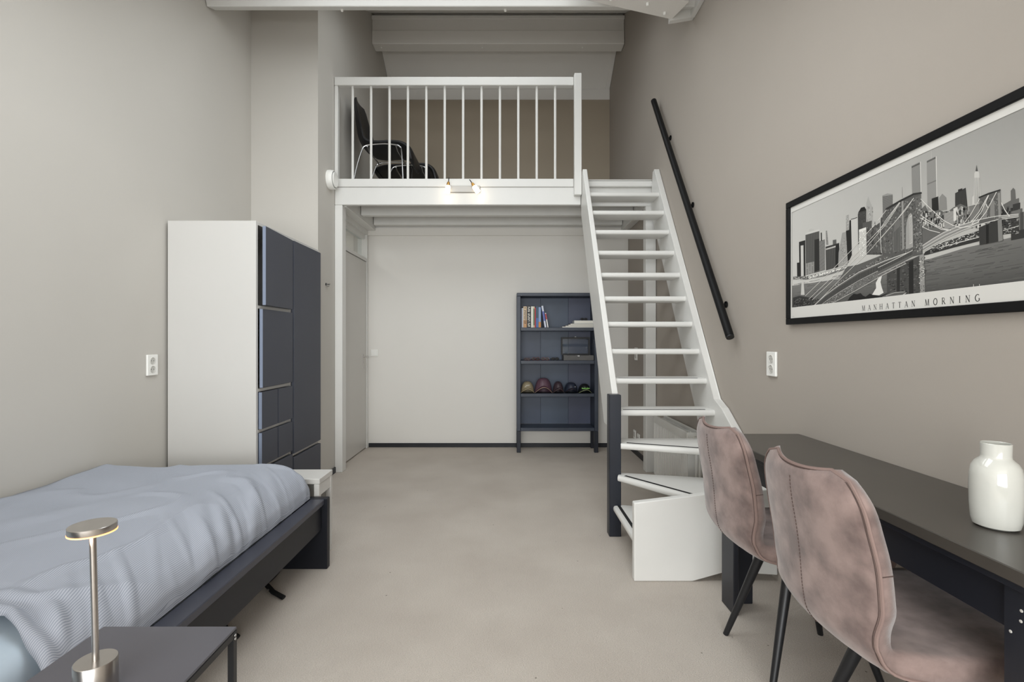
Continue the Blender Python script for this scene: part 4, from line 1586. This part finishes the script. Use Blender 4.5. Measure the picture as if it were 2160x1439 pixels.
# far skyline, left part
tower(A, (148, 855), (186, 850), (186, 1012), (150, 1022), 48)
tower(A, (172, 612), (246, 590), (250, 1008), (178, 1020), 62, 'v', 4, 36)
tower(A, (192, 655), (224, 650), (228, 1008), (196, 1016), 205)
tower(A, (248, 508), (411, 462), (415, 958), (255, 1002), 104, 'v', 16, 70, (.045, 205))
tower(A, (356, 585), (412, 572), (415, 940), (356, 962), 52)
tower(A, (254, 862), (350, 840), (350, 975), (256, 1000), 150, 'd', 8, 112)
pr.poly([A(286, 492), A(292, 466), A(320, 455), A(350, 462), A(352, 478)], 190)
tower(A, (430, 497), (500, 480), (512, 930), (418, 958), 198)
tower(A, (414, 600), (478, 582), (480, 940), (416, 958), 150, 'h', 26, 70)
tower(A, (428, 505), (442, 500), (444, 600), (430, 604), 50)
tower(A, (488, 480), (503, 476), (520, 640), (492, 648), 80, 'h', 10, 190)
tower(A, (570, 590), (612, 582), (614, 640), (571, 650), 96)
tower(A, (485, 668), (646, 622), (650, 900), (490, 945), 96, 'v', 16, 58, (.06, 60))
tower(A, (490, 690), (606, 655), (606, 672), (490, 706), 190)
tower(A, (604, 652), (646, 634), (652, 900), (604, 916), 42)
pr.poly([A(634, 905), A(640, 735), A(682, 505), A(728, 492), A(746, 878)], 158)
pr.begin()
for k in range(60):
    x, y = rnd.uniform(655, 735), rnd.uniform(560, 880)
    pr.poly([A(x, y), A(x + 12, y - 3), A(x + 12, y + 5), A(x, y + 8)], rnd.uniform(120, 190))
pr.end()
tower(A, (725, 305), (758, 292), (765, 470), (728, 482), 172, 'd', 10, 110)
pr.poly([A(726, 482), A(764, 470), A(766, 362), A(792, 352), A(798, 760), A(748, 866)], 44)
tower(A, (786, 345), (860, 322), (866, 742), (796, 762), 206, 'h', 34, 190, (.02, 60))
pr.poly([A(866, 290), A(904, 212), A(944, 200), A(968, 238), A(966, 620), A(870, 640)], 92)
tower(A, (868, 275), (966, 240), (966, 600), (872, 640), 78, 'd', 22, 44)
pr.poly([A(868, 272), A(904, 212), A(944, 200), A(966, 240)], 40)
pr.poly([A(964, 430), A(966, 160), A(980, 110), A(990, 78), A(1002, 120), A(1022, 170), A(1042, 215), A(1046, 420)], 168)
pr.begin()
for k in range(46):
    x, y = rnd.uniform(968, 1038), rnd.uniform(190, 410)
    pr.poly([A(x, y), A(x + 6, y - 2), A(x + 6, y + 14), A(x, y + 16)], rnd.uniform(110, 200))
pr.end()
tower(A, (920, 392), (1030, 362), (1030, 480), (922, 520), 98, 'v', 7, 80)
tower(A, (1156, 68), (1277, 52), (1279, 300), (1162, 340), 128, 'h', 26, 92)
pr.poly([A(1156, 68), A(1214, 44), A(1277, 52), A(1277, 62), A(1156, 80)], 150)
# dense blocks behind the stays and the bridge
pr.poly([A(968, 760), A(968, 520), A(1010, 470), A(1060, 428), A(1068, 366), A(1078, 420), A(1128, 382), A(1140, 330), A(1290, 260), A(1439, 240), A(1439, 720), A(1200, 760)], 84)
pr.begin()
for k in range(520):
    x = rnd.uniform(975, 1430)
    y = rnd.uniform(440 if x < 1140 else 300, 735)
    w_, h2 = rnd.uniform(3, 14), rnd.uniform(8, 34)
    g = rnd.uniform(48, 138)
    pr.poly([A(x, y), A(x + w_, y - 3), A(x + w_, y + h2), A(x, y + h2 + 3)], g)
pr.end()
tower(A, (880, 468), (964, 440), (969, 762), (880, 792), 226, 'd', 22, 92, (.09, 228))
# far skyline, middle and right part
tower(B, (283, 200), (357, 165), (364, 470), (290, 480), 142, 'h', 46, 132, (.0, 80))
tower(B, (284, 206), (354, 172), (354, 186), (284, 218), 88)
tower(B, (355, 166), (362, 163), (369, 480), (362, 480), 205)
tower(B, (413, 158), (490, 120), (500, 560), (420, 580), 150, 'h', 60, 138)
tower(B, (414, 160), (490, 122), (491, 138), (414, 174), 96)
tower(B, (418, 350), (494, 318), (494, 328), (418, 360), 118)
tower(B, (489, 122), (496, 118), (504, 560), (498, 562), 210)
pr.line([B(451, 60), B(453, 140)], .0012, 190)
pr.line([B(204, 378), B(206, 470)], .0010, 110)
tower(B, (455, 476), (511, 457), (516, 580), (458, 590), 46)
pr.poly([B(518, 580), B(520, 468), B(546, 434), B(580, 468), B(586, 570)], 138)
tower(B, (655, 430), (745, 384), (762, 560), (655, 580), 74, 'v', 8, 52)
tower(B, (680, 400), (716, 388), (716, 408), (680, 420), 50)
pr.poly([B(800, 530), B(800, 462), B(814, 450), B(818, 262), B(830, 240), B(838, 188), B(848, 240), B(860, 258), B(866, 330), B(874, 450), B(880, 520)], 200)
pr.begin()
for k in range(5):
    pr.poly([B(820 + k * 10, 300), B(823 + k * 10, 298), B(826 + k * 10, 520), B(822 + k * 10, 520)], 120)
pr.end()
pr.poly([B(828, 246), B(838, 190), B(849, 246)], 90)
pr.poly([B(362, 900), B(362, 570), B(400, 530), B(430, 590), B(470, 585), B(520, 570), B(560, 590), B(600, 580), B(640, 550), B(700, 520), B(760, 545), B(820, 530), B(880, 520), B(1000, 560), B(1060, 530), B(1130, 490), B(1128, 410), B(1150, 384), B(1166, 402), B(1172, 480), B(1199, 470), B(1199, 640), B(1060, 660), B(860, 690), B(600, 800)], 104)
pr.begin()
for k in range(620):
    x = rnd.uniform(366, 1190)
    top_ = 590 if x < 640 else 550
    y = rnd.uniform(top_ - 10, 690)
    w_, h2 = rnd.uniform(4, 18), rnd.uniform(8, 44)
    g = rnd.choice((50, 66, 84, 120, 150, 176, 205))
    if x > 1050:
        g = rnd.uniform(40, 84)
    pr.poly([B(x, y), B(x + w_, y - 2), B(x + w_, y + h2), B(x, y + h2 + 2)], g)
pr.end()
tower(B, (640, 560), (664, 552), (664, 660), (642, 668), 212)
tower(B, (560, 600), (640, 580), (642, 720), (564, 740), 128, 'h', 14, 176)
tower(B, (780, 545), (860, 520), (862, 640), (782, 660), 140, 'h', 12, 90)
# beyond the photograph's edge the skyline goes on lower
EX = lambda u, v: (u, v)
uL = B(1199, 0)[0]
pr.begin()
for k in range(70):
    u = rnd.uniform(uL - .02, u1 - .03)
    h2 = rnd.uniform(.015, .085)
    w_ = rnd.uniform(.008, .024)
    pr.poly([(u, 1.455), (u + w_, 1.455), (u + w_, 1.455 + h2), (u, 1.455 + h2)], rnd.uniform(48, 150))
pr.end()
pr.poly([(uL - .02, 1.440), (u1, 1.440), (u1, 1.462), (uL - .02, 1.462)], 60)
# right shore
pr.poly([B(385, 955), B(400, 925), B(560, 842), B(860, 745), B(860, 835), B(640, 890), B(420, 950)], 58)
pr.begin()
for k in range(260):
    x = rnd.uniform(440, 850)
    yy = 925 - (x - 400) * .33
    y = rnd.uniform(yy - 30, yy + 20)
    pr.poly([B(x, y), B(x + rnd.uniform(4, 22), y - 3), B(x + 10, y + 4), B(x, y + 5)], rnd.choice((40, 90, 150, 210)))
pr.end()
pr.line([B(520, 890), B(860, 800)], .0022, 205)
pr.poly([B(1062, 780), B(1062, 640), B(1199, 610), B(1199, 760)], 62)
pr.begin()
for k in range(80):
    x = rnd.uniform(1066, 1190)
    y = rnd.uniform(640, 770)
    pr.poly([B(x, y), B(x + 12, y - 3), B(x + 12, y + 4), B(x, y + 6)], rnd.choice((40, 84, 140, 180)))
pr.end()
pr.line([B(1064, 745), B(1199, 705)], .002, 190)
# left shore
pr.poly([A(104, 1050), A(108, 1015), A(270, 1012), A(740, 892), A(742, 930), A(480, 1010), A(270, 1050)], 120)
pr.poly([A(270, 1030), A(300, 1010), A(736, 898), A(740, 912), A(500, 985), A(300, 1042)], 226)
pr.begin()
for k in range(150):
    x = rnd.uniform(104, 720)
    y = 1030 - max(0, x - 270) * .27 + rnd.uniform(-14, 16)
    pr.poly([A(x, y), A(x + rnd.uniform(4, 16), y - 4), A(x + 8, y + 5), A(x, y + 7)], rnd.choice((36, 60, 190, 225)))
pr.end()
pr.poly([A(205, 1060), A(228, 1060), A(240, 1230), A(196, 1230)], 205)
# far parkland between shore and bridge
pr.poly([A(500, 1180), A(640, 1060), A(740, 900), A(860, 880), A(1200, 745), A(1439, 700), A(1439, 770), A(900, 990), A(560, 1230)], 98)
pr.begin()
for k in range(900):
    x = rnd.uniform(560, 1430)
    t_ = (x - 560) / 870
    ya, yb = 1120 - 400 * min(1, t_ * 1.25), 1210 - 445 * t_
    y = rnd.uniform(min(ya, yb), max(ya, yb))
    pr.poly([A(x, y), A(x + rnd.uniform(3, 14), y - rnd.uniform(0, 8)), A(x + 7, y + 5), A(x, y + 5)], rnd.choice((44, 62, 86, 120, 150, 190)))
pr.end()
# pier below the left tower, seen behind the truss
pr.poly([B(75, 1320), B(75, 1085), B(240, 1005), B(300, 980), B(392, 938), B(402, 1300)], 78)
pr.begin()
for k in range(220):
    x, y = rnd.uniform(80, 395), rnd.uniform(1010, 1290)
    if y < 1085 - (x - 75) * .45:
        continue
    pr.poly([B(x, y), B(x + rnd.uniform(8, 26), y - 4), B(x + 14, y + 6), B(x, y + 8)], rnd.uniform(52, 108))
pr.end()
pr.poly([B(262, 1010), B(300, 990), B(302, 1300), B(262, 1300)], 46)
pr.poly([B(160, 1050), B(185, 1035), B(185, 1300), B(160, 1310)], 52)
pr.poly([B(352, 955), B(390, 940), B(400, 1298), B(358, 1300)], 150)
pr.begin()
for k in range(60):
    x, y = rnd.uniform(345, 392), rnd.uniform(955, 1290)
    pr.poly([B(x, y), B(x + 9, y - 2), B(x + 9, y + 6), B(x, y + 7)], rnd.choice((70, 110, 190, 214)))
pr.end()
# splash of light on the water and dark trees in the foreground
pr.poly([A(1106, 1040), A(1130, 1010), A(1156, 995), A(1136, 1080), A(1150, 1140), A(1172, 1205), A(1120, 1235), A(1036, 1228), A(1084, 1150), A(1080, 1090)], 226)
pr.poly([A(740, 1312), A(770, 1260), A(820, 1215), A(860, 1222), A(900, 1208), A(930, 1240), A(960, 1252), A(1010, 1215), A(1040, 1230), A(1130, 1245), A(1200, 1215), A(1439, 1180), A(1439, 1268)], 42)
pr.poly([A(1150, 1250), A(1270, 1195), A(1420, 1190), A(1439, 1240), A(1300, 1275)], 96)
pr.line([A(1200, 1240), A(1300, 1205), A(1430, 1192)], .0016, 190)
pr.line([A(1330, 1275), A(1439, 1205)], .002, 215)
pr.poly([A(104, 1385), A(104, 1262), A(180, 1240), A(300, 1262), A(430, 1310), A(350, 1370)], 62)
pr.begin()
for k in range(160):
    x, y = rnd.uniform(106, 400), rnd.uniform(1265, 1372)
    pr.poly([A(x, y), A(x + rnd.uniform(8, 26), y - 8), A(x + 12, y + 5), A(x, y + 6)], rnd.choice((36, 50, 84, 110)))
pr.end()
# stone tower in front
pr.poly([B(40, 960), B(40, 620), B(66, 556), B(185, 490), B(300, 432), B(366, 424), B(380, 945), B(295, 965)], 92)
pr.begin()
for k in range(520):
    x = rnd.uniform(44, 368)
    ytop = 575 - (x - 40) * .42
    y = rnd.uniform(ytop, 930)
    pr.poly([B(x, y), B(x + rnd.uniform(4, 16), y - 4), B(x + 9, y + 9), B(x, y + 11)], rnd.uniform(62, 138))
pr.end()
# arch openings
pr.poly([B(236, 905), B(238, 720), B(246, 660), B(262, 612), B(278, 596), B(290, 612), B(296, 700), B(298, 885)], 158)
pr.poly([B(262, 640), B(288, 610), B(292, 850), B(266, 860)], 200)
pr.begin()
for k in range(22):
    pr.poly([B(264, 640 + k * 10), B(288, 628 + k * 10), B(288, 632 + k * 10), B(264, 644 + k * 10)], 110)
pr.end()
pr.poly([B(128, 930), B(130, 760), B(142, 690), B(160, 652), B(178, 640), B(190, 680), B(196, 910)], 112)
pr.begin()
for k in range(14):
    pr.poly([B(134 + k * 4, 760 - k * 4), B(136 + k * 4, 759 - k * 4), B(137 + k * 4, 915), B(135 + k * 4, 916)], 70)
pr.end()
pr.poly([B(64, 560), B(186, 488), B(302, 430), B(370, 420), B(372, 434), B(304, 446), B(188, 506), B(66, 578)], 54)
pr.poly([B(318, 470), B(366, 440), B(374, 930), B(330, 940)], 104)
pr.begin()
for k in range(110):
    x, y = rnd.uniform(322, 368), rnd.uniform(470, 920)
    pr.poly([B(x, y), B(x + rnd.uniform(4, 14), y - 3), B(x + 8, y + 8), B(x, y + 9)], rnd.choice((70, 90, 130, 170)))
pr.end()
pr.poly([B(200, 500), B(216, 492), B(224, 900), B(206, 905)], 150)
# truss deck towards the left
deck_t = [(330, 1372), (480, 1238), (640, 1120), (880, 965), (1180, 835), (1439, 742)]
deck_b = [(470, 1372), (560, 1330), (640, 1290), (880, 1160), (1180, 990), (1439, 862)]
for (p, q, r_, s_) in zip(deck_t, deck_t[1:], deck_b[1:], deck_b):
    pr.poly([A(*p), A(*q), A(*r_), A(*s_)], 112)


def along(tab, t_):
    m_ = len(tab) - 1
    i = min(int(t_ * m_), m_ - 1)
    f = t_ * m_ - i
    return lerp2(tab[i], tab[i + 1], f)


pr.begin()
for k in range(150):
    t_ = k / 150
    p, s_ = along(deck_t, t_), along(deck_b, t_)
    mid = lerp2(p, s_, .48)
    mid2 = lerp2(along(deck_t, min(1, t_ + .004)), along(deck_b, min(1, t_ + .004)), .48)
    p2 = along(deck_t, min(1, t_ + .004))
    pr.poly([A(*lerp2(p, mid, .22)), A(*lerp2(p2, mid2, .22)), A(*mid2), A(*mid)], 40)
pr.end()
pr.begin()
for k in range(420):
    t_ = rnd.random()
    p = lerp2(along(deck_t, t_), along(deck_b, t_), rnd.uniform(.52, .95))
    pr.poly([A(*p), A(p[0] + rnd.uniform(5, 16), p[1] - 8), A(p[0] + 10, p[1] - 2), A(p[0], p[1] + 5)], rnd.choice((48, 60, 90, 150, 180)))
pr.end()
pr.line([A(*p) for p in deck_t], .0022, 214)
pr.line([A(*lerp2(a, b, .5)) for a, b in zip(deck_t, deck_b)], .0014, 196)
pr.line([A(*p) for p in deck_b], .0018, 208)
# truss from the tower foot, right end
pr.poly([B(0, 1060), B(200, 965), B(296, 912), B(298, 968), B(200, 1020), B(0, 1118)], 100)
pr.begin()
for k in range(36):
    x = k * 8.2
    y = 1064 - x * .49
    pr.poly([B(x, y), B(x + 4, y - 2), B(x + 4, y + 26), B(x, y + 28)], 46)
pr.end()
pr.line([B(0, 1058), B(200, 962), B(296, 910)], .0018, 214)
pr.line([B(0, 1118), B(200, 1020), B(298, 968)], .0016, 205)
# deck towards the right
dt = [(378, 872), (470, 812), (560, 760), (700, 700), (850, 655), (1010, 624), (1199, 606)]
db = [(386, 916), (480, 862), (580, 808), (720, 745), (862, 694), (1010, 656), (1199, 630)]
for (p, q, r_, s_) in zip(dt, dt[1:], db[1:], db):
    pr.poly([B(*p), B(*q), B(*r_), B(*s_)], 158)
for f, g in ((0, 220), (.3, 118), (.5, 205), (.75, 110), (1, 212)):
    pr.line([B(*lerp2(a, b, f)) for a, b in zip(dt, db)], .0016, g)
# second tower
pr.poly([B(862, 690), B(864, 462), B(940, 432), B(1040, 398), B(1052, 640)], 96)
pr.poly([B(858, 462), B(940, 428), B(1044, 396), B(1044, 408), B(940, 442), B(860, 474)], 50)
pr.begin()
for k in range(150):
    x, y = rnd.uniform(868, 1040), rnd.uniform(470, 640)
    pr.poly([B(x, y), B(x + rnd.uniform(3, 10), y - 3), B(x + 7, y + 10), B(x, y + 12)], rnd.uniform(64, 136))
pr.end()
pr.poly([B(892, 650), B(894, 530), B(910, 490), B(926, 520), B(930, 640)], 132)
pr.poly([B(955, 636), B(957, 510), B(975, 470), B(992, 500), B(996, 625)], 132)
pr.poly([B(1020, 430), B(1040, 424), B(1050, 640), B(1028, 644)], 140)
pr.poly([B(860, 720), B(946, 684), B(1056, 642), B(1066, 830), B(866, 868)], 62)
pr.poly([B(1020, 660), B(1054, 645), B(1064, 828), B(1026, 838)], 132)
pr.poly([B(920, 700), B(944, 690), B(944, 852), B(922, 858)], 40)
for (p, q) in zip(dt[3:], dt[4:]):
    pass
pr.line([B(*p) for p in dt[3:]], .0018, 212)
# cables
CAB = [
    [A(250, 1242), A(520, 985), A(800, 702), A(1080, 400)],
    [A(290, 1282), A(600, 990), A(900, 700), A(1190, 400), B(180, 512)],
    [A(330, 1290), A(640, 1000), A(930, 720), A(1210, 395), B(190, 508)],
    [A(345, 1365), A(700, 1010), A(1000, 722), A(1439, 232), B(304, 470)],
    [B(0, 838), B(150, 668), B(306, 470)],
    [B(0, 760), B(80, 640), B(184, 508)],
    [B(0, 660), B(74, 570)],
    [B(364, 478), B(410, 524), B(470, 580), B(560, 660), B(640, 702), B(700, 720), B(780, 712), B(850, 675), B(920, 590), B(1010, 420)],
    [B(362, 612), B(420, 655), B(500, 705), B(560, 730), B(620, 742)],
    [B(362, 640), B(450, 690), B(540, 735), B(600, 745)],
    [B(380, 714), B(440, 742), B(530, 764)],
    [B(730, 690), B(790, 610), B(866, 478)],
    [B(790, 676), B(860, 590), B(940, 448)],
    [B(800, 690), B(880, 590), B(944, 446)],
    [B(920, 520), B(936, 552)],
    [B(1052, 510), B(1080, 570), B(1120, 624)],
]
for c_ in CAB:
    pr.line(c_, .0019, 222)
pr.line([A(1134, 330), A(1138, 560), A(1148, 740)], .0028, 206)
for k in range(46):
    t_ = k / 46
    a = along([(975, 700), (1439, 240)], t_)
    b = along([(1010, 745), (1439, 700)], t_)
    pr.line([A(*a), A(b[0] - 40 * (1 - t_), b[1])], .0004, 150)
pr.line([B(815, 1198), B(817, 1255)], .0016, 200)
pr.line([B(865, 1196), B(868, 1250)], .0016, 200)
# paper margin masks the picture area
m0, m1, n0, n1 = .028, UW - .028, FZ0 + .028, FZ1 - .028
PW = 217
pr.layer += 3
for q in ([(m0, n0), (m1, n0), (m1, v0), (m0, v0)], [(m0, v1), (m1, v1), (m1, n1), (m0, n1)], [(m0, v0), (u0, v0), (u0, v1), (m0, v1)], [(u1, v0), (m1, v0), (m1, v1), (u1, v1)]):
    pr.poly(q, PW, False)
pr.layer += 3
# lettering drawn stroke by stroke
tk, tn = .16, .07


def arc(cx, cy, rx_, ry_, a0, a1, n=14):
    return [(cx + rx_ * math.cos(math.radians(a0 + (a1 - a0) * k / n)), cy + ry_ * math.sin(math.radians(a0 + (a1 - a0) * k / n))) for k in range(n + 1)]


GLY = {
    'M': (1.05, [([(.12, 0), (.18, 1)], tn), ([(.18, 1), (.52, 0)], tk), ([(.52, 0), (.86, 1)], tn), ([(.86, 1), (.92, 0)], tk)], [(.12, 0), (.92, 0), (.16, 1), (.88, 1)]),
    'A': (.86, [([(.08, 0), (.43, 1)], tn), ([(.43, 1), (.78, 0)], tk), ([(.22, .36), (.64, .36)], tn)], [(.08, 0), (.78, 0)]),
    'N': (.92, [([(.14, 0), (.14, 1)], tn), ([(.14, 1), (.78, 0)], tk), ([(.78, 0), (.78, 1)], tn)], [(.14, 0), (.14, 1), (.78, 1)]),
    'H': (.92, [([(.16, 0), (.16, 1)], tk), ([(.76, 0), (.76, 1)], tk), ([(.16, .52), (.76, .52)], tn)], [(.16, 0), (.16, 1), (.76, 0), (.76, 1)]),
    'T': (.80, [([(.40, 0), (.40, 1)], tk), ([(.06, .98), (.74, .98)], tn), ([(.06, .98), (.06, .80)], tn), ([(.74, .98), (.74, .80)], tn)], [(.40, 0)]),
    'O': (.96, [(arc(.48, .5, .40, .50, 60, 300), tk), (arc(.48, .5, .40, .50, -60, 60), tk), (arc(.48, .5, .40, .50, 0, 360), tn)], []),
    'R': (.86, [([(.18, 0), (.18, 1)], tk), ([(.18, .98), (.42, .98)] + arc(.42, .74, .22, .24, 90, -90) + [(.18, .50)], tn + .03), ([(.40, .50), (.76, 0)], tk)], [(.18, 0), (.18, 1), (.76, 0)]),
    'I': (.46, [([(.23, 0), (.23, 1)], tk)], [(.23, 0), (.23, 1)]),
    'G': (.96, [(arc(.50, .5, .42, .50, 48, 320), tn + .05), (arc(.50, .5, .42, .48, 120, 240), tk), ([(.82, .08), (.82, .42)], tk), ([(.66, .42), (.92, .42)], tn)], []),
    ' ': (.55, [], []),
}
TEXT = 'MANHATTAN MORNING'
uA, uB = FY1 - 1.823, FY1 - 1.366
zb = 1.2885
ch_ = .0195
tot = sum(GLY[c_][0] for c_ in TEXT)
gap = ((uB - uA) - tot * ch_ * .80) / (len(TEXT) - 1)
u = uA
for c_ in TEXT:
    w_, strokes, serifs = GLY[c_]
    for pts_, th in strokes:
        pr.line([(u + p[0] * ch_ * .80, zb + p[1] * ch_) for p in pts_], th * ch_ * .78, 62)
    for (sx_, sz_) in serifs:
        zc = zb + (.03 if sz_ == 0 else .97) * ch_
        pr.line([(u + (sx_ - .13) * ch_ * .8, zc), (u + (sx_ + .13) * ch_ * .8, zc)], .05 * ch_, 62)
    u += w_ * ch_ * .80 + gap
# tiny credit line in the corner of the margin
pr.line([(.040, 1.2895), (.056, 1.2895)], .0009, 150)
pr.build(pf)
